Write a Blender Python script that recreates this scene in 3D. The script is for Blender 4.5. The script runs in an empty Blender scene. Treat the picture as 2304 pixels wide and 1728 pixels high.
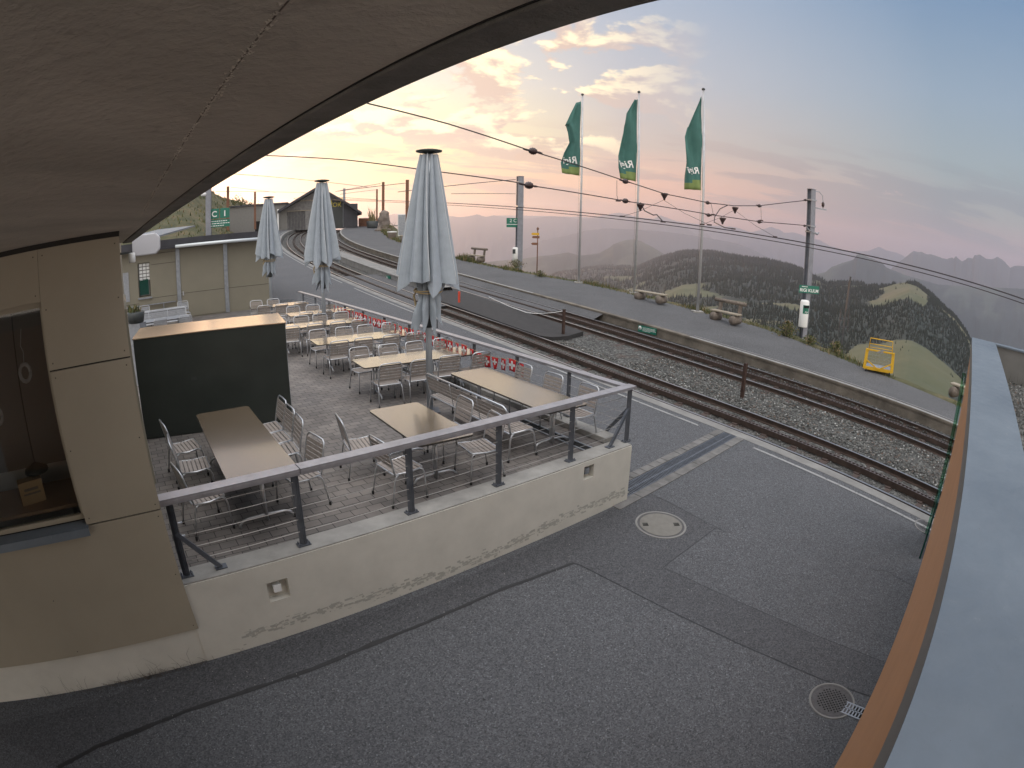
import bpy, bmesh, math, random
import numpy as np
from mathutils import Vector, Matrix, noise
rnd = random.Random(7)
scene = bpy.context.scene
R = math.radians
# ---------------- camera (wide-angle lens with barrel distortion) ----------------
CO = (0.74556671, 0.02714097, -0.06683866, 0.06049038)      # theta(r) in radians, r in 1000 px of the 2304 px frame
RW = np.array([[0.99986466, 0.01645189, 0.0], [0.00435680, -0.26478495, 0.96429765], [0.01586451, -0.96416714, -0.26482079]])
CH = 3.5
cam = bpy.data.cameras.new('camera'); camo = bpy.data.objects.new('camera', cam); scene.collection.objects.link(camo)
scene.camera = camo
cam.type = 'PANO'; cam.panorama_type = 'FISHEYE_LENS_POLYNOMIAL'
cam.sensor_width = 23.04; cam.sensor_height = 17.28; cam.fisheye_fov = math.pi
cam.fisheye_polynomial_k0 = 0
cam.fisheye_polynomial_k1 = -CO[0]/10; cam.fisheye_polynomial_k2 = -CO[1]/100
cam.fisheye_polynomial_k3 = -CO[2]/1000; cam.fisheye_polynomial_k4 = -CO[3]/10000
cam.clip_start = 0.02; cam.clip_end = 300000
mw = Matrix.Identity(4)
for i in range(3):
    mw[i][0] = RW[i, 0]; mw[i][1] = -RW[i, 1]; mw[i][2] = -RW[i, 2]
mw[0][3], mw[1][3], mw[2][3] = 0, 0, CH
camo.matrix_world = mw
# ---------------- light ----------------
SUN_AZ, SUN_EL = R(-38), R(5.5)     # azimuth from +Y towards +X
world = bpy.data.worlds.new('World'); scene.world = world; world.use_nodes = True
wn = world.node_tree.nodes; wl = world.node_tree.links; wn.clear()
def N(nt, typ, **kw):
    n = nt.nodes.new(typ)
    for k, v in kw.items():
        if k.startswith('i_'):
            n.inputs[int(k[2:])].default_value = v
        else: setattr(n, k, v)
    return n
def srgb(r, g, b, a=1.0):
    f = lambda c: (c/255/12.92 if c/255 <= .04045 else ((c/255+.055)/1.055)**2.4)
    return (f(r), f(g), f(b), a)
def ramp(nt, fac, stops, interp='LINEAR'):
    n = nt.nodes.new('ShaderNodeValToRGB'); cr = n.color_ramp; cr.interpolation = interp
    while len(cr.elements) < len(stops): cr.elements.new(1.0)
    for e, (p, c) in zip(cr.elements, stops): e.position = p; e.color = c if len(c) == 4 else (*c, 1)
    nt.links.new(fac, n.inputs[0]); return n.outputs[0]
def math_(nt, op, a, b=None, clamp=False):
    n = nt.nodes.new('ShaderNodeMath'); n.operation = op; n.use_clamp = clamp
    for i, v in enumerate((a, b)):
        if v is None: continue
        if isinstance(v, (int, float)): n.inputs[i].default_value = v
        else: nt.links.new(v, n.inputs[i])
    return n.outputs[0]
def mix(nt, f, a, b, mode='MIX'):
    n = nt.nodes.new('ShaderNodeMix'); n.data_type = 'RGBA'; n.blend_type = mode
    for s, v in ((0, f), (6, a), (7, b)):
        if isinstance(v, (int, float)): n.inputs[s].default_value = v
        elif isinstance(v, tuple): n.inputs[s].default_value = v if len(v) == 4 else (*v, 1)
        else: nt.links.new(v, n.inputs[s])
    return n.outputs[2]
nt = world.node_tree; CX, CY, CZ = 3.1, 1.7, 0.0
tc = N(nt, 'ShaderNodeTexCoord'); D = tc.outputs['Generated']
sx = N(nt, 'ShaderNodeSeparateXYZ'); nt.links.new(D, sx.inputs[0]); X_, Y_, Z_ = sx.outputs
elv = math_(nt, 'MULTIPLY', math_(nt, 'ARCSINE', Z_), 180/math.pi)            # elevation in degrees
azi = math_(nt, 'MULTIPLY', math_(nt, 'ARCTAN2', X_, Y_), 180/math.pi)        # azimuth in degrees
daz = math_(nt, 'ABSOLUTE', math_(nt, 'SUBTRACT', azi, -20.0))
fsun = math_(nt, 'SUBTRACT', 1.0, math_(nt, 'DIVIDE', daz, 62.0), clamp=True)  # 1 towards the dawn, 0 away
e01 = math_(nt, 'DIVIDE', elv, 60.0, clamp=True)
e = lambda d: d/60.0
OV = (.83, .81, .80, 1)
dawn = ramp(nt, e01, [(0, (1.5, .72, .34, 1)), (e(2), (1.5, .92, .32, 1)), (e(5), (1.45, 1.08, .44, 1)), (e(9), (1.5, 1.32, .62, 1)),
                      (e(14), (1.15, 1.0, .72, 1)), (e(22), (.62, .62, .64, 1)), (e(36), (.42, .52, .66, 1)), (1, OV)])
mid = ramp(nt, e01, [(0, (1.15, .52, .34, 1)), (e(2), (1.2, .58, .32, 1)), (e(4.5), (1.0, .53, .33, 1)), (e(8), srgb(206, 186, 170)),
                     (e(14), srgb(184, 184, 188)), (e(24), srgb(158, 172, 190)), (e(38), srgb(120, 150, 185)), (1, OV)])
away = ramp(nt, e01, [(0, (.46, .33, .36, 1)), (e(2), (.50, .33, .33, 1)), (e(5), srgb(158, 158, 154)), (e(9), srgb(146, 161, 164)),
                      (e(16), srgb(135, 155, 172)), (e(27), srgb(104, 134, 165)), (e(38), srgb(85, 122, 162)), (1, OV)])
f1 = math_(nt, 'MULTIPLY', fsun, 2.0, clamp=True)
f2 = math_(nt, 'SUBTRACT', math_(nt, 'MULTIPLY', fsun, 2.0), 1.0, clamp=True)
sky = mix(nt, f2, mix(nt, f1, away, mid), dawn)
# clouds: direction divided by height gives a flat cloud deck
den = math_(nt, 'ADD', Z_, 0.10)
cv = N(nt, 'ShaderNodeCombineXYZ')
nt.links.new(math_(nt, 'DIVIDE', X_, den), cv.inputs[0]); nt.links.new(math_(nt, 'DIVIDE', Y_, den), cv.inputs[1])
def noise_(nt, vec, scale, detail=6, rough=.55, dist=0.0, w=None):
    n = nt.nodes.new('ShaderNodeTexNoise'); n.inputs['Scale'].default_value = scale; n.inputs['Detail'].default_value = detail
    n.inputs['Roughness'].default_value = rough; n.inputs['Distortion'].default_value = dist
    if vec is not None: nt.links.new(vec, n.inputs['Vector'])
    return n.outputs['Fac'] if 'Fac' in n.outputs else n.outputs[0]
def window(v, a, b, c, d):
    u = math_(nt, 'DIVIDE', math_(nt, 'SUBTRACT', v, a), b-a, clamp=True)
    w = math_(nt, 'DIVIDE', math_(nt, 'SUBTRACT', d, v), d-c, clamp=True)
    return math_(nt, 'MULTIPLY', u, w)
def smooth(v, a, b):
    n = N(nt, 'ShaderNodeMapRange'); n.interpolation_type = 'SMOOTHSTEP'; nt.links.new(v, n.inputs[0])
    n.inputs[1].default_value = a; n.inputs[2].default_value = b; return n.outputs[0]
av = N(nt, 'ShaderNodeCombineXYZ'); nt.links.new(math_(nt, 'MULTIPLY', azi, .055), av.inputs[0]); nt.links.new(math_(nt, 'MULTIPLY', elv, .13), av.inputs[1])
def shifted(vec, off_):
    m = N(nt, 'ShaderNodeVectorMath', operation='ADD'); nt.links.new(vec, m.inputs[0]); m.inputs[1].default_value = off_; return m.outputs[0]
PX = 1.9
nb = noise_(nt, shifted(av.outputs[0], (CX, CY, CZ)), PX, 9, .58, .25)       # puffy clouds near the dawn
nbU = noise_(nt, shifted(av.outputs[0], (CX+.02, CY+.11, CZ)), PX, 5, .55, .25)
cloudwin = math_(nt, 'MULTIPLY', window(elv, 5.0, 8.5, 18, 25), window(azi, -60, -45, 6, 19))
puff = math_(nt, 'MULTIPLY', smooth(nb, .475, .535), cloudwin)
lit = smooth(math_(nt, 'SUBTRACT', nb, nbU), -.03, .09)
pc = mix(nt, lit, mix(nt, fsun, srgb(178, 160, 160), (.86, .62, .44, 1)), mix(nt, fsun, srgb(250, 222, 185), (1.5, 1.28, .78, 1)))
bv = N(nt, 'ShaderNodeCombineXYZ'); nt.links.new(math_(nt, 'MULTIPLY', azi, .028), bv.inputs[0]); nt.links.new(math_(nt, 'ADD', math_(nt, 'MULTIPLY', elv, .30), math_(nt, 'MULTIPLY', azi, .022)), bv.inputs[1])
nb2 = noise_(nt, bv.outputs[0], 1.5, 8, .6, .2)                      # long violet-grey banks lower down
bank = math_(nt, 'MULTIPLY', math_(nt, 'MULTIPLY', smooth(nb2, .47, .53), window(elv, 1.8, 3.2, 7.0, 10.5)), .62)
bc = mix(nt, fsun, srgb(126, 134, 142), srgb(228, 176, 150))
sky = mix(nt, bank, sky, bc)
sky = mix(nt, puff, sky, pc)
# a few small bright tufts further right
nb3 = noise_(nt, av.outputs[0], 4.2, 6, .6, .1)
tuft = math_(nt, 'MULTIPLY', smooth(nb3, .66, .72), window(elv, 5.0, 6.5, 9, 11))
tuft = math_(nt, 'MULTIPLY', math_(nt, 'MULTIPLY', tuft, window(azi, 12, 18, 46, 60)), .7)
sky = mix(nt, tuft, sky, srgb(225, 190, 180))
behind = ramp(nt, e01, [(0, (.60, .53, .44, 1)), (e(12), (.66, .62, .56, 1)), (e(35), (.70, .70, .70, 1)), (1, OV)])  # unseen sky behind the camera, made warm and bright to light the walls
sky = mix(nt, smooth(math_(nt, 'MULTIPLY', Y_, -1.0), -.12, .30), sky, behind)
st = N(nt, 'ShaderNodeTexSky'); st.sky_type = 'NISHITA'; st.sun_disc = False; st.sun_elevation = SUN_EL; st.sun_rotation = SUN_AZ
st.altitude = 1750
bgA = N(nt, 'ShaderNodeBackground'); nt.links.new(st.outputs[0], bgA.inputs[0]); bgA.inputs[1].default_value = 0.006
bgB = N(nt, 'ShaderNodeBackground'); nt.links.new(sky, bgB.inputs[0]); bgB.inputs[1].default_value = 0.94
# extra brightness added to the unseen sky overhead and behind, to light the ground
over = math_(nt, 'MULTIPLY', smooth(Z_, .60, .85), 1.15)
west = math_(nt, 'MULTIPLY', smooth(math_(nt, 'MULTIPLY', Y_, -1.0), .1, .6), .7)
nt.links.new(math_(nt, 'ADD', math_(nt, 'ADD', .94, over), west), bgB.inputs[1])
ad = N(nt, 'ShaderNodeAddShader'); nt.links.new(bgA.outputs[0], ad.inputs[0]); nt.links.new(bgB.outputs[0], ad.inputs[1])
wo = N(nt, 'ShaderNodeOutputWorld'); nt.links.new(ad.outputs[0], wo.inputs[0])
sd = bpy.data.lights.new('sun', 'SUN'); sd.energy = 2.2; sd.angle = R(.6); sd.color = (1, .62, .38)
so = bpy.data.objects.new('sun', sd); scene.collection.objects.link(so)
sdir = Vector((math.sin(SUN_AZ)*math.cos(SUN_EL), math.cos(SUN_AZ)*math.cos(SUN_EL), math.sin(SUN_EL)))
so.rotation_euler = sdir.to_track_quat('Z', 'Y').to_euler()
vs = scene.view_settings; vs.view_transform = 'Standard'; vs.look = 'None'; vs.gamma = 1; vs.exposure = 0.33; vs.use_curve_mapping = False
try:
    scene.cycles.use_denoising = True; scene.cycles.max_bounces = 6; scene.cycles.volume_bounces = 1; scene.cycles.transparent_max_bounces = 12
except Exception: pass
# ---------------- calibrated picture <-> world helpers ----------------
U = np.array([-.5, .866])
def Gz(x, y): return -1.0 + .058*(U[0]*x+U[1]*y-6.8)
def ray(px, py):
    dx, dy = px-1152, py-864; r = math.hypot(dx, dy)+1e-9; q = r/1000
    th = CO[0]*q+CO[1]*q**2+CO[2]*q**3+CO[3]*q**4; s = math.sin(th)/r
    return RW @ np.array([dx*s, dy*s, math.cos(th)])
def onz(px, py, z):
    d = ray(px, py); t = (z-CH)/d[2]; return Vector((d[0]*t, d[1]*t, z))
def onG(px, py, off=0.0):
    d = ray(px, py); t = (-1.0+off-.058*6.8-CH)/(d[2]-.058*(d[0]*U[0]+d[1]*U[1]))
    return Vector((d[0]*t, d[1]*t, CH+d[2]*t))
def atr(px, py, r):       # at a horizontal distance
    d = ray(px, py); t = r/math.hypot(d[0], d[1]); return Vector((d[0]*t, d[1]*t, CH+d[2]*t))
def onV(px, py, a, b):    # on the vertical plane through a, b
    d = ray(px, py); n = (-(b[1]-a[1]), b[0]-a[0]); t = (n[0]*a[0]+n[1]*a[1])/(n[0]*d[0]+n[1]*d[1])
    return Vector((d[0]*t, d[1]*t, CH+d[2]*t))
# ---------------- mesh helpers ----------------
class MB:
    def __init__(s): s.v = []; s.f = []; s.mi = []; s.smooth = []
    def add(s, vs, fs, mi=0, sm=False):
        o = len(s.v); s.v += [tuple(v) for v in vs]
        for f in fs: s.f.append([i+o for i in f]); s.mi.append(mi); s.smooth.append(sm)
        return s
    def box(s, c, size, rz=0.0, mi=0, M=None):
        hx, hy, hz = size[0]/2, size[1]/2, size[2]/2; ca, sa = math.cos(rz), math.sin(rz); vs = []
        for z in (-hz, hz):
            for x, y in ((-hx, -hy), (hx, -hy), (hx, hy), (-hx, hy)):
                if M is not None: p = M @ Vector((x, y, z)); vs.append((c[0]+p.x, c[1]+p.y, c[2]+p.z))
                else: vs.append((c[0]+x*ca-y*sa, c[1]+x*sa+y*ca, c[2]+z))
        return s.add(vs, [(0, 3, 2, 1), (4, 5, 6, 7), (0, 1, 5, 4), (1, 2, 6, 5), (2, 3, 7, 6), (3, 0, 4, 7)], mi)
    def bar(s, a, b, w, h, mi=0):     # rectangular bar from a to b
        a = Vector(a); b = Vector(b); d = (b-a); L = d.length; d.normalize()
        up = Vector((0, 0, 1)) if abs(d.z) < .95 else Vector((1, 0, 0)); sd_ = d.cross(up).normalized(); u2 = sd_.cross(d)
        M = Matrix((d, sd_, u2)).transposed(); return s.box((a+b)/2, (L, w, h), mi=mi, M=M)
    def tube(s, pts, r, n=8, mi=0, close=True):
        pts = [Vector(p) for p in pts]; rs = r if isinstance(r, (list, tuple)) else [r]*len(pts); rings = []; prev = None
        for i, p in enumerate(pts):
            t = (pts[min(i+1, len(pts)-1)]-pts[max(i-1, 0)]).normalized()
            if prev is None: a = t.orthogonal().normalized()
            else: a = (prev-t*prev.dot(t)); a = a.normalized() if a.length > 1e-6 else t.orthogonal().normalized()
            prev = a; b = t.cross(a); rings.append([p+(a*math.cos(2*math.pi*k/n)+b*math.sin(2*math.pi*k/n))*rs[i] for k in range(n)])
        vs = [q for g in rings for q in g]; fs = []
        for i in range(len(pts)-1):
            for k in range(n): fs.append((i*n+k, i*n+(k+1) % n, (i+1)*n+(k+1) % n, (i+1)*n+k))
        if close: fs.append(tuple(range(n-1, -1, -1))); fs.append(tuple((len(pts)-1)*n+k for k in range(n)))
        return s.add(vs, fs, mi, True)
    def prism(s, poly, z0, z1, mi=0):   # vertical prism, poly of (x,y)
        n = len(poly); zs0 = z0 if callable(z0) else (lambda x, y: z0); zs1 = z1 if callable(z1) else (lambda x, y: z1)
        vs = [(x, y, zs0(x, y)) for x, y in poly]+[(x, y, zs1(x, y)) for x, y in poly]
        return s.add(vs, [tuple(range(n-1, -1, -1)), tuple(range(n, 2*n))]+[(i, (i+1) % n, n+(i+1) % n, n+i) for i in range(n)], mi)
    def lathe(s, prof, n=24, mi=0, c=(0, 0, 0)):
        vs = []; 
        for r, z in prof:
            for k in range(n): vs.append((c[0]+r*math.cos(2*math.pi*k/n), c[1]+r*math.sin(2*math.pi*k/n), c[2]+z))
        fs = [(i*n+k, i*n+(k+1) % n, (i+1)*n+(k+1) % n, (i+1)*n+k) for i in range(len(prof)-1) for k in range(n)]
        fs.append(tuple(range(n-1, -1, -1))); fs.append(tuple((len(prof)-1)*n+k for k in range(n)))
        return s.add(vs, fs, mi, True)
    def grid(s, rows, mi=0, sm=True):
        m = len(rows[0]); vs = [p for r in rows for p in r]
        return s.add(vs, [(i*m+j, i*m+j+1, (i+1)*m+j+1, (i+1)*m+j) for i in range(len(rows)-1) for j in range(m-1)], mi, sm)
    def build(s, name, mats, parent=None, bevel=0.0, autosm=True, offset=None):
        me = bpy.data.meshes.new(name)
        vs = s.v if offset is None else [(x-offset[0], y-offset[1], z-offset[2]) for x, y, z in s.v]
        me.from_pydata(vs, [], s.f); me.update()
        if not isinstance(mats, (list, tuple)): mats = [mats]
        for m in mats: me.materials.append(m)
        for p, mi, sm in zip(me.polygons, s.mi, s.smooth): p.material_index = mi; p.use_smooth = sm
        o = bpy.data.objects.new(name, me); scene.collection.objects.link(o)
        if offset is not None and parent is None: o.location = offset
        if parent is not None: o.parent = parent
        if bevel:
            b = o.modifiers.new('bevel', 'BEVEL'); b.width = bevel; b.segments = 2; b.limit_method = 'ANGLE'
        return o
def rot2(x, y, a): return (x*math.cos(a)-y*math.sin(a), x*math.sin(a)+y*math.cos(a))
def tag(o, label=None, cat=None, group=None, kind=None):
    if label: o['label'] = label
    if cat: o['category'] = cat
    if group: o['group'] = group
    if kind: o['kind'] = kind
    return o
def thing(name, label, cat, loc=(0, 0, 0), rz=0.0, group=None):
    o = bpy.data.objects.new(name, None); scene.collection.objects.link(o); o.location = loc; o.rotation_euler = (0, 0, rz)
    o.empty_display_size = .2
    return tag(o, label, cat, group)
def copy_tree(o, parent=None):
    c = o.copy(); scene.collection.objects.link(c); c.parent = parent
    if parent is not None: c.matrix_parent_inverse = o.matrix_parent_inverse
    for ch in kids.get(o.name, []): copy_tree(ch, c)
    return c
kids = {}
def index_kids():
    kids.clear()
    for o in scene.objects:
        if o.parent: kids.setdefault(o.parent.name, []).append(o)
def text_mesh(txt, size, shear=0.0, name='lettering', ext=.0, bold=False):
    cu = bpy.data.curves.new('t', 'FONT'); cu.body = txt; cu.size = size; cu.shear = shear; cu.align_x = 'CENTER'; cu.align_y = 'CENTER'; cu.extrude = ext
    if bold: cu.offset = size*.02
    to = bpy.data.objects.new('t', cu); scene.collection.objects.link(to)
    dg = bpy.context.evaluated_depsgraph_get(); me = bpy.data.meshes.new_from_object(to.evaluated_get(dg)); me.name = name
    bpy.data.objects.remove(to); bpy.data.curves.remove(cu); return me
def put_text(txt, size, mat_, parent, loc, M3, name='lettering', shear=0.0, bold=False):
    me = text_mesh(txt, size, shear, name, .0, bold); me.materials.clear(); me.materials.append(mat_)
    o = bpy.data.objects.new(name, me); scene.collection.objects.link(o); m = M3.to_4x4(); m.translation = loc
    if parent is not None: o.parent = parent
    o.matrix_local = m
    return o
def facing(ax):   # 3x3 with text x axis along angle ax, y up, normal horizontally to the right-hand side
    x = Vector((math.cos(ax), math.sin(ax), 0)); y = Vector((0, 0, 1)); return Matrix((x, y, x.cross(y))).transposed()
# ---------------- materials ----------------
def mat(name, col, rough=.6, metal=0.0, var=0.0, vscale=4.0, bump=0.0, bscale=20.0, spec=.5, trans=0.0, coord='Object', emit=None, fn=None, detail=5, col2=None, coat=0.0):
    m = bpy.data.materials.new(name); m.use_nodes = True; nt = m.node_tree; b = nt.nodes['Principled BSDF']
    b.inputs['Roughness'].default_value = rough; b.inputs['Metallic'].default_value = metal; b.inputs['Specular IOR Level'].default_value = spec
    c4 = (*col, 1); b.inputs['Base Color'].default_value = c4
    tcn = nt.nodes.new('ShaderNodeTexCoord'); vec = tcn.outputs[coord]
    if var > 0:
        f = noise_(nt, vec, vscale, detail, .6)
        lo = tuple(x*(1-var) for x in col) if col2 is None else col; hi = tuple(min(1, x*(1+var)) for x in col) if col2 is None else col2
        cc = ramp(nt, f, [(.3, (*lo, 1)), (.7, (*hi, 1))]); nt.links.new(cc, b.inputs['Base Color'])
    if fn: 
        r_ = fn(nt, b, vec)
    if bump > 0:
        bf = noise_(nt, vec, bscale, 6, .6); bn = nt.nodes.new('ShaderNodeBump'); bn.inputs['Strength'].default_value = bump; bn.inputs['Distance'].default_value = .02
        nt.links.new(bf, bn.inputs['Height']); nt.links.new(bn.outputs[0], b.inputs['Normal'])
    if coat: b.inputs['Coat Weight'].default_value = coat; b.inputs['Coat Roughness'].default_value = .12
    if trans: b.inputs['Transmission Weight'].default_value = trans
    if emit: b.inputs['Emission Color'].default_value = (*emit[0], 1); b.inputs['Emission Strength'].default_value = emit[1]
    return m
def asphalt_fn(base, spots=.5, big=.12, scale=1.0):
    def fn(nt, b, vec):
        n1 = noise_(nt, vec, .55*scale, 5, .6); n2 = noise_(nt, vec, 60*scale, 3, .7)
        v = nt.nodes.new('ShaderNodeTexVoronoi'); v.inputs['Scale'].default_value = 62*scale; v.inputs['Randomness'].default_value = 1; nt.links.new(vec, v.inputs['Vector'])
        cell = ramp(nt, v.outputs['Color'], [(.1, (.45, .45, .45, 1)), (.9, (1.5, 1.5, 1.5, 1))])
        sp = ramp(nt, v.outputs['Color'], [(.86, (0, 0, 0, 1)), (.98, (1, 1, 1, 1))])
        c = ramp(nt, n1, [(.3, tuple(x*(1-big) for x in base)), (.7, tuple(x*(1+big) for x in base))])
        c = mix(nt, ramp(nt, n2, [(.35, (0, 0, 0, 1)), (.75, (.9, .9, .9, 1))]), c, tuple(x*1.5 for x in base))
        c = mix(nt, math_(nt, 'MULTIPLY', sp, spots), c, tuple(min(1, x*2.4) for x in base))
        c = mix(nt, .85, c, cell, 'MULTIPLY')
        n3 = noise_(nt, vec, 3.0*scale, 8, .7); c = mix(nt, math_(nt, 'MULTIPLY', smooth_(nt, n3, .62, .72), .35), c, tuple(x*.45 for x in base))
        nt.links.new(c, b.inputs['Base Color'])
    return fn
def smooth_(nt, v, a, b_):
    n = nt.nodes.new('ShaderNodeMapRange'); n.interpolation_type = 'SMOOTHSTEP'; nt.links.new(v, n.inputs[0]); n.inputs[1].default_value = a; n.inputs[2].default_value = b_; return n.outputs[0]
def paver_fn(rot, c1, c2, cm, bw=.22, bh=.16, ms=.006, off=.5):
    def fn(nt, b, vec):
        mp = nt.nodes.new('ShaderNodeMapping'); mp.inputs['Rotation'].default_value = (0, 0, rot); nt.links.new(vec, mp.inputs[0])
        br = nt.nodes.new('ShaderNodeTexBrick'); nt.links.new(mp.outputs[0], br.inputs['Vector']); br.offset = off
        br.inputs['Color1'].default_value = (*c1, 1); br.inputs['Color2'].default_value = (*c2, 1); br.inputs['Mortar'].default_value = (*cm, 1)
        br.inputs['Scale'].default_value = 1; br.inputs['Mortar Size'].default_value = ms; br.inputs['Mortar Smooth'].default_value = .3
        br.inputs['Brick Width'].default_value = bw; br.inputs['Row Height'].default_value = bh
        nn = noise_(nt, vec, 1.6, 6, .6); c = mix(nt, .8, br.outputs['Color'], ramp(nt, nn, [(.3, (.55, .54, .54, 1)), (.7, (1, 1, 1, 1))]), 'MULTIPLY')
        nt.links.new(c, b.inputs['Base Color'])
        bn = nt.nodes.new('ShaderNodeBump'); bn.inputs['Strength'].default_value = .5; bn.inputs['Distance'].default_value = .01; bn.invert = True
        nt.links.new(br.outputs['Fac'], bn.inputs['Height']); nt.links.new(bn.outputs[0], b.inputs['Normal'])
    return fn
M_ = {}
def coping_fn(nt, b, vec):
    n1 = noise_(nt, vec, 1.1, 6, .6); n2 = noise_(nt, vec, 7, 9, .75, .6); n3 = noise_(nt, vec, 60, 3, .6)
    c = ramp(nt, n1, [(.3, (.125, .150, .178, 1)), (.7, (.185, .215, .245, 1))])
    c = mix(nt, math_(nt, 'MULTIPLY', smooth_(nt, n2, .60, .70), .45), c, (.33, .35, .37)); c = mix(nt, smooth_(nt, n3, .74, .77), c, (.05, .05, .05)); nt.links.new(c, b.inputs['Base Color'])
    nt.links.new(ramp(nt, n2, [(.3, (.42, .42, .42, 1)), (.7, (.65, .65, .65, 1))]), b.inputs['Roughness'])
M_['asphalt'] = mat('asphalt', (.095, .097, .105), .85, fn=asphalt_fn((.075, .077, .083)), bump=.5, bscale=130)
M_['asphalt_dark'] = mat('asphalt_patch', (.07, .07, .075), .85, fn=asphalt_fn((.060, .061, .066), .3), bump=.4, bscale=150)
M_['asphalt_far'] = mat('asphalt_platform', (.1, .1, .1), .9, fn=asphalt_fn((.075, .075, .078), .2, .25), bump=.3, bscale=60)
M_['seam'] = mat('bitumen_seam', (.02, .02, .022), .6, var=.3, vscale=9)
M_['paver'] = mat('concrete_pavers', (.2, .19, .18), .8, fn=paver_fn(R(-38), (.17, .155, .145), (.24, .215, .195), (.045, .042, .04)))
M_['render'] = mat('pale_render', (.54, .515, .455), .85, var=.07, vscale=2.5, bump=.12, bscale=40)
M_['concrete'] = mat('concrete', (.30, .29, .27), .85, var=.18, vscale=3, bump=.3, bscale=30)
M_['kerb'] = mat('kerb_concrete', (.205, .20, .19), .85, var=.2, vscale=2.2, bump=.3, bscale=30)
M_['clad'] = mat('beige_fibre_cement', (.31, .272, .208), .55, var=.05, vscale=1.4, spec=.3)
M_['clad2'] = mat('olive_beige_panels', (.235, .215, .165), .6, var=.05, vscale=1.2, spec=.3)
M_['joint'] = mat('dark_joint', (.02, .017, .015), .8)
M_['rivet'] = mat('rivet_brown', (.07, .05, .035), .5, metal=.4)
M_['galv'] = mat('galvanised_steel', (.33, .35, .38), .5, metal=.75, var=.18, vscale=7)
M_['galv_top'] = mat('weathered_handrail_metal', (.36, .35, .37), .42, metal=.6, var=.16, vscale=5)
M_['post'] = mat('dark_galvanised_post', (.13, .14, .16), .5, metal=.6, var=.2, vscale=8)
M_['cable'] = mat('steel_cable', (.42, .40, .38), .4, metal=.8)
M_['alu'] = mat('aluminium_tube', (.55, .56, .58), .35, metal=.8, var=.08, vscale=20)
M_['slat'] = mat('taupe_slats', (.27, .235, .21), .55, var=.14, vscale=14)
M_['slatgrey'] = mat('grey_slats', (.30, .31, .33), .5, var=.12, vscale=14)
M_['foot'] = mat('black_rubber', (.012, .012, .012), .6)
M_['top'] = mat('tan_table_laminate', (.112, .080, .048), .25, var=.06, vscale=2, spec=1.0, coat=.9)
M_['topedge'] = mat('dark_laminate_edge', (.05, .045, .04), .5)
M_['green'] = mat('dark_green_steel', (.026, .031, .027), .32, var=.15, vscale=2, spec=.5)
M_['lid'] = mat('champagne_counter_top', (.62, .47, .33), .22, metal=.75, var=.06, vscale=2)
M_['canvas'] = mat('pale_blue_grey_canvas', (.345, .385, .425), .85, var=.08, vscale=6, bump=.15, bscale=60)
M_['webbing'] = mat('tan_webbing', (.42, .32, .18), .8)
M_['dark'] = mat('dark_plastic', (.035, .04, .04), .5)
M_['signgreen'] = mat('sign_green', (.012, .15, .10), .45)
M_['white'] = mat('white_paint', (.78, .78, .76), .6)
M_['line'] = mat('worn_white_line', (.5, .5, .5), .75, var=.0, fn=lambda nt, b, vec: nt.links.new(mix(nt, smooth_(nt, noise_(nt, vec, 9, 8, .75), .53, .63), (.29, .29, .285), (.11, .11, .11)), b.inputs['Base Color']))
M_['rust'] = mat('rusty_steel', (.075, .045, .035), .6, metal=.5, var=.35, vscale=6)
M_['railhead'] = mat('worn_rail_head', (.35, .33, .33), .33, metal=.85)
M_['railside'] = mat('rail_side_rust', (.06, .04, .031), .7, metal=.2, var=.3, vscale=5)
M_['sleeper'] = mat('rusty_steel_sleeper', (.06, .042, .036), .75, var=.35, vscale=6)
def vor(nt, s, vec=None):
    v = nt.nodes.new('ShaderNodeTexVoronoi'); v.inputs['Scale'].default_value = s
    if vec is not None: nt.links.new(vec, v.inputs['Vector'])
    return v
def ballast_fn(nt, b, vec):
    v = vor(nt, 15, vec); c = ramp(nt, v.outputs['Color'], [(.1, (.025, .024, .022, 1)), (.6, (.09, .09, .085, 1)), (1, (.19, .19, .18, 1))])
    n = noise_(nt, vec, .9, 6, .7); c = mix(nt, math_(nt, 'MULTIPLY', smooth_(nt, n, .52, .7), .6), c, (.09, .055, .04)); nt.links.new(c, b.inputs['Base Color'])
    bn = nt.nodes.new('ShaderNodeBump'); bn.inputs['Distance'].default_value = .05; bn.inputs['Strength'].default_value = 1; bn.invert = True
    nt.links.new(v.outputs['Distance'], bn.inputs['Height']); nt.links.new(bn.outputs[0], b.inputs['Normal'])
M_['ballast'] = mat('ballast_bed', (.09, .09, .09), .95, fn=ballast_fn)
def stone_fn(nt, b, vec):
    g = nt.nodes.new('ShaderNodeNewGeometry'); c = ramp(nt, g.outputs['Random Per Island'], [(0, (.045, .045, .042, 1)), (.45, (.10, .10, .095, 1)), (.78, (.17, .175, .165, 1)), (.90, (.12, .078, .058, 1)), (.97, (.27, .27, .26, 1)), (1, (.42, .42, .40, 1))])
    nt.links.new(c, b.inputs['Base Color'])
M_['stone'] = mat('ballast_stone', (.2, .2, .2), .9, fn=stone_fn)
M_['brownwall'] = mat('stained_platform_wall', (.15, .13, .105), .9, var=.45, vscale=1.3, bump=.5, bscale=9)
M_['wood'] = mat('weathered_log_wood', (.17, .14, .115), .85, var=.3, vscale=9, bump=.4, bscale=20)
M_['woodpale'] = mat('pale_bench_plank', (.30, .26, .20), .8, var=.25, vscale=8, bump=.3, bscale=18)
M_['shedwood'] = mat('grey_board_cladding', (.19, .185, .18), .85, var=.3, vscale=3)
M_['roof'] = mat('dark_slate_roof', (.035, .035, .042), .6, var=.25, vscale=2, bump=.3, bscale=12)
M_['yellow'] = mat('yellow_painted_steel', (.62, .36, .02), .45, var=.1, vscale=6)
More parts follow.
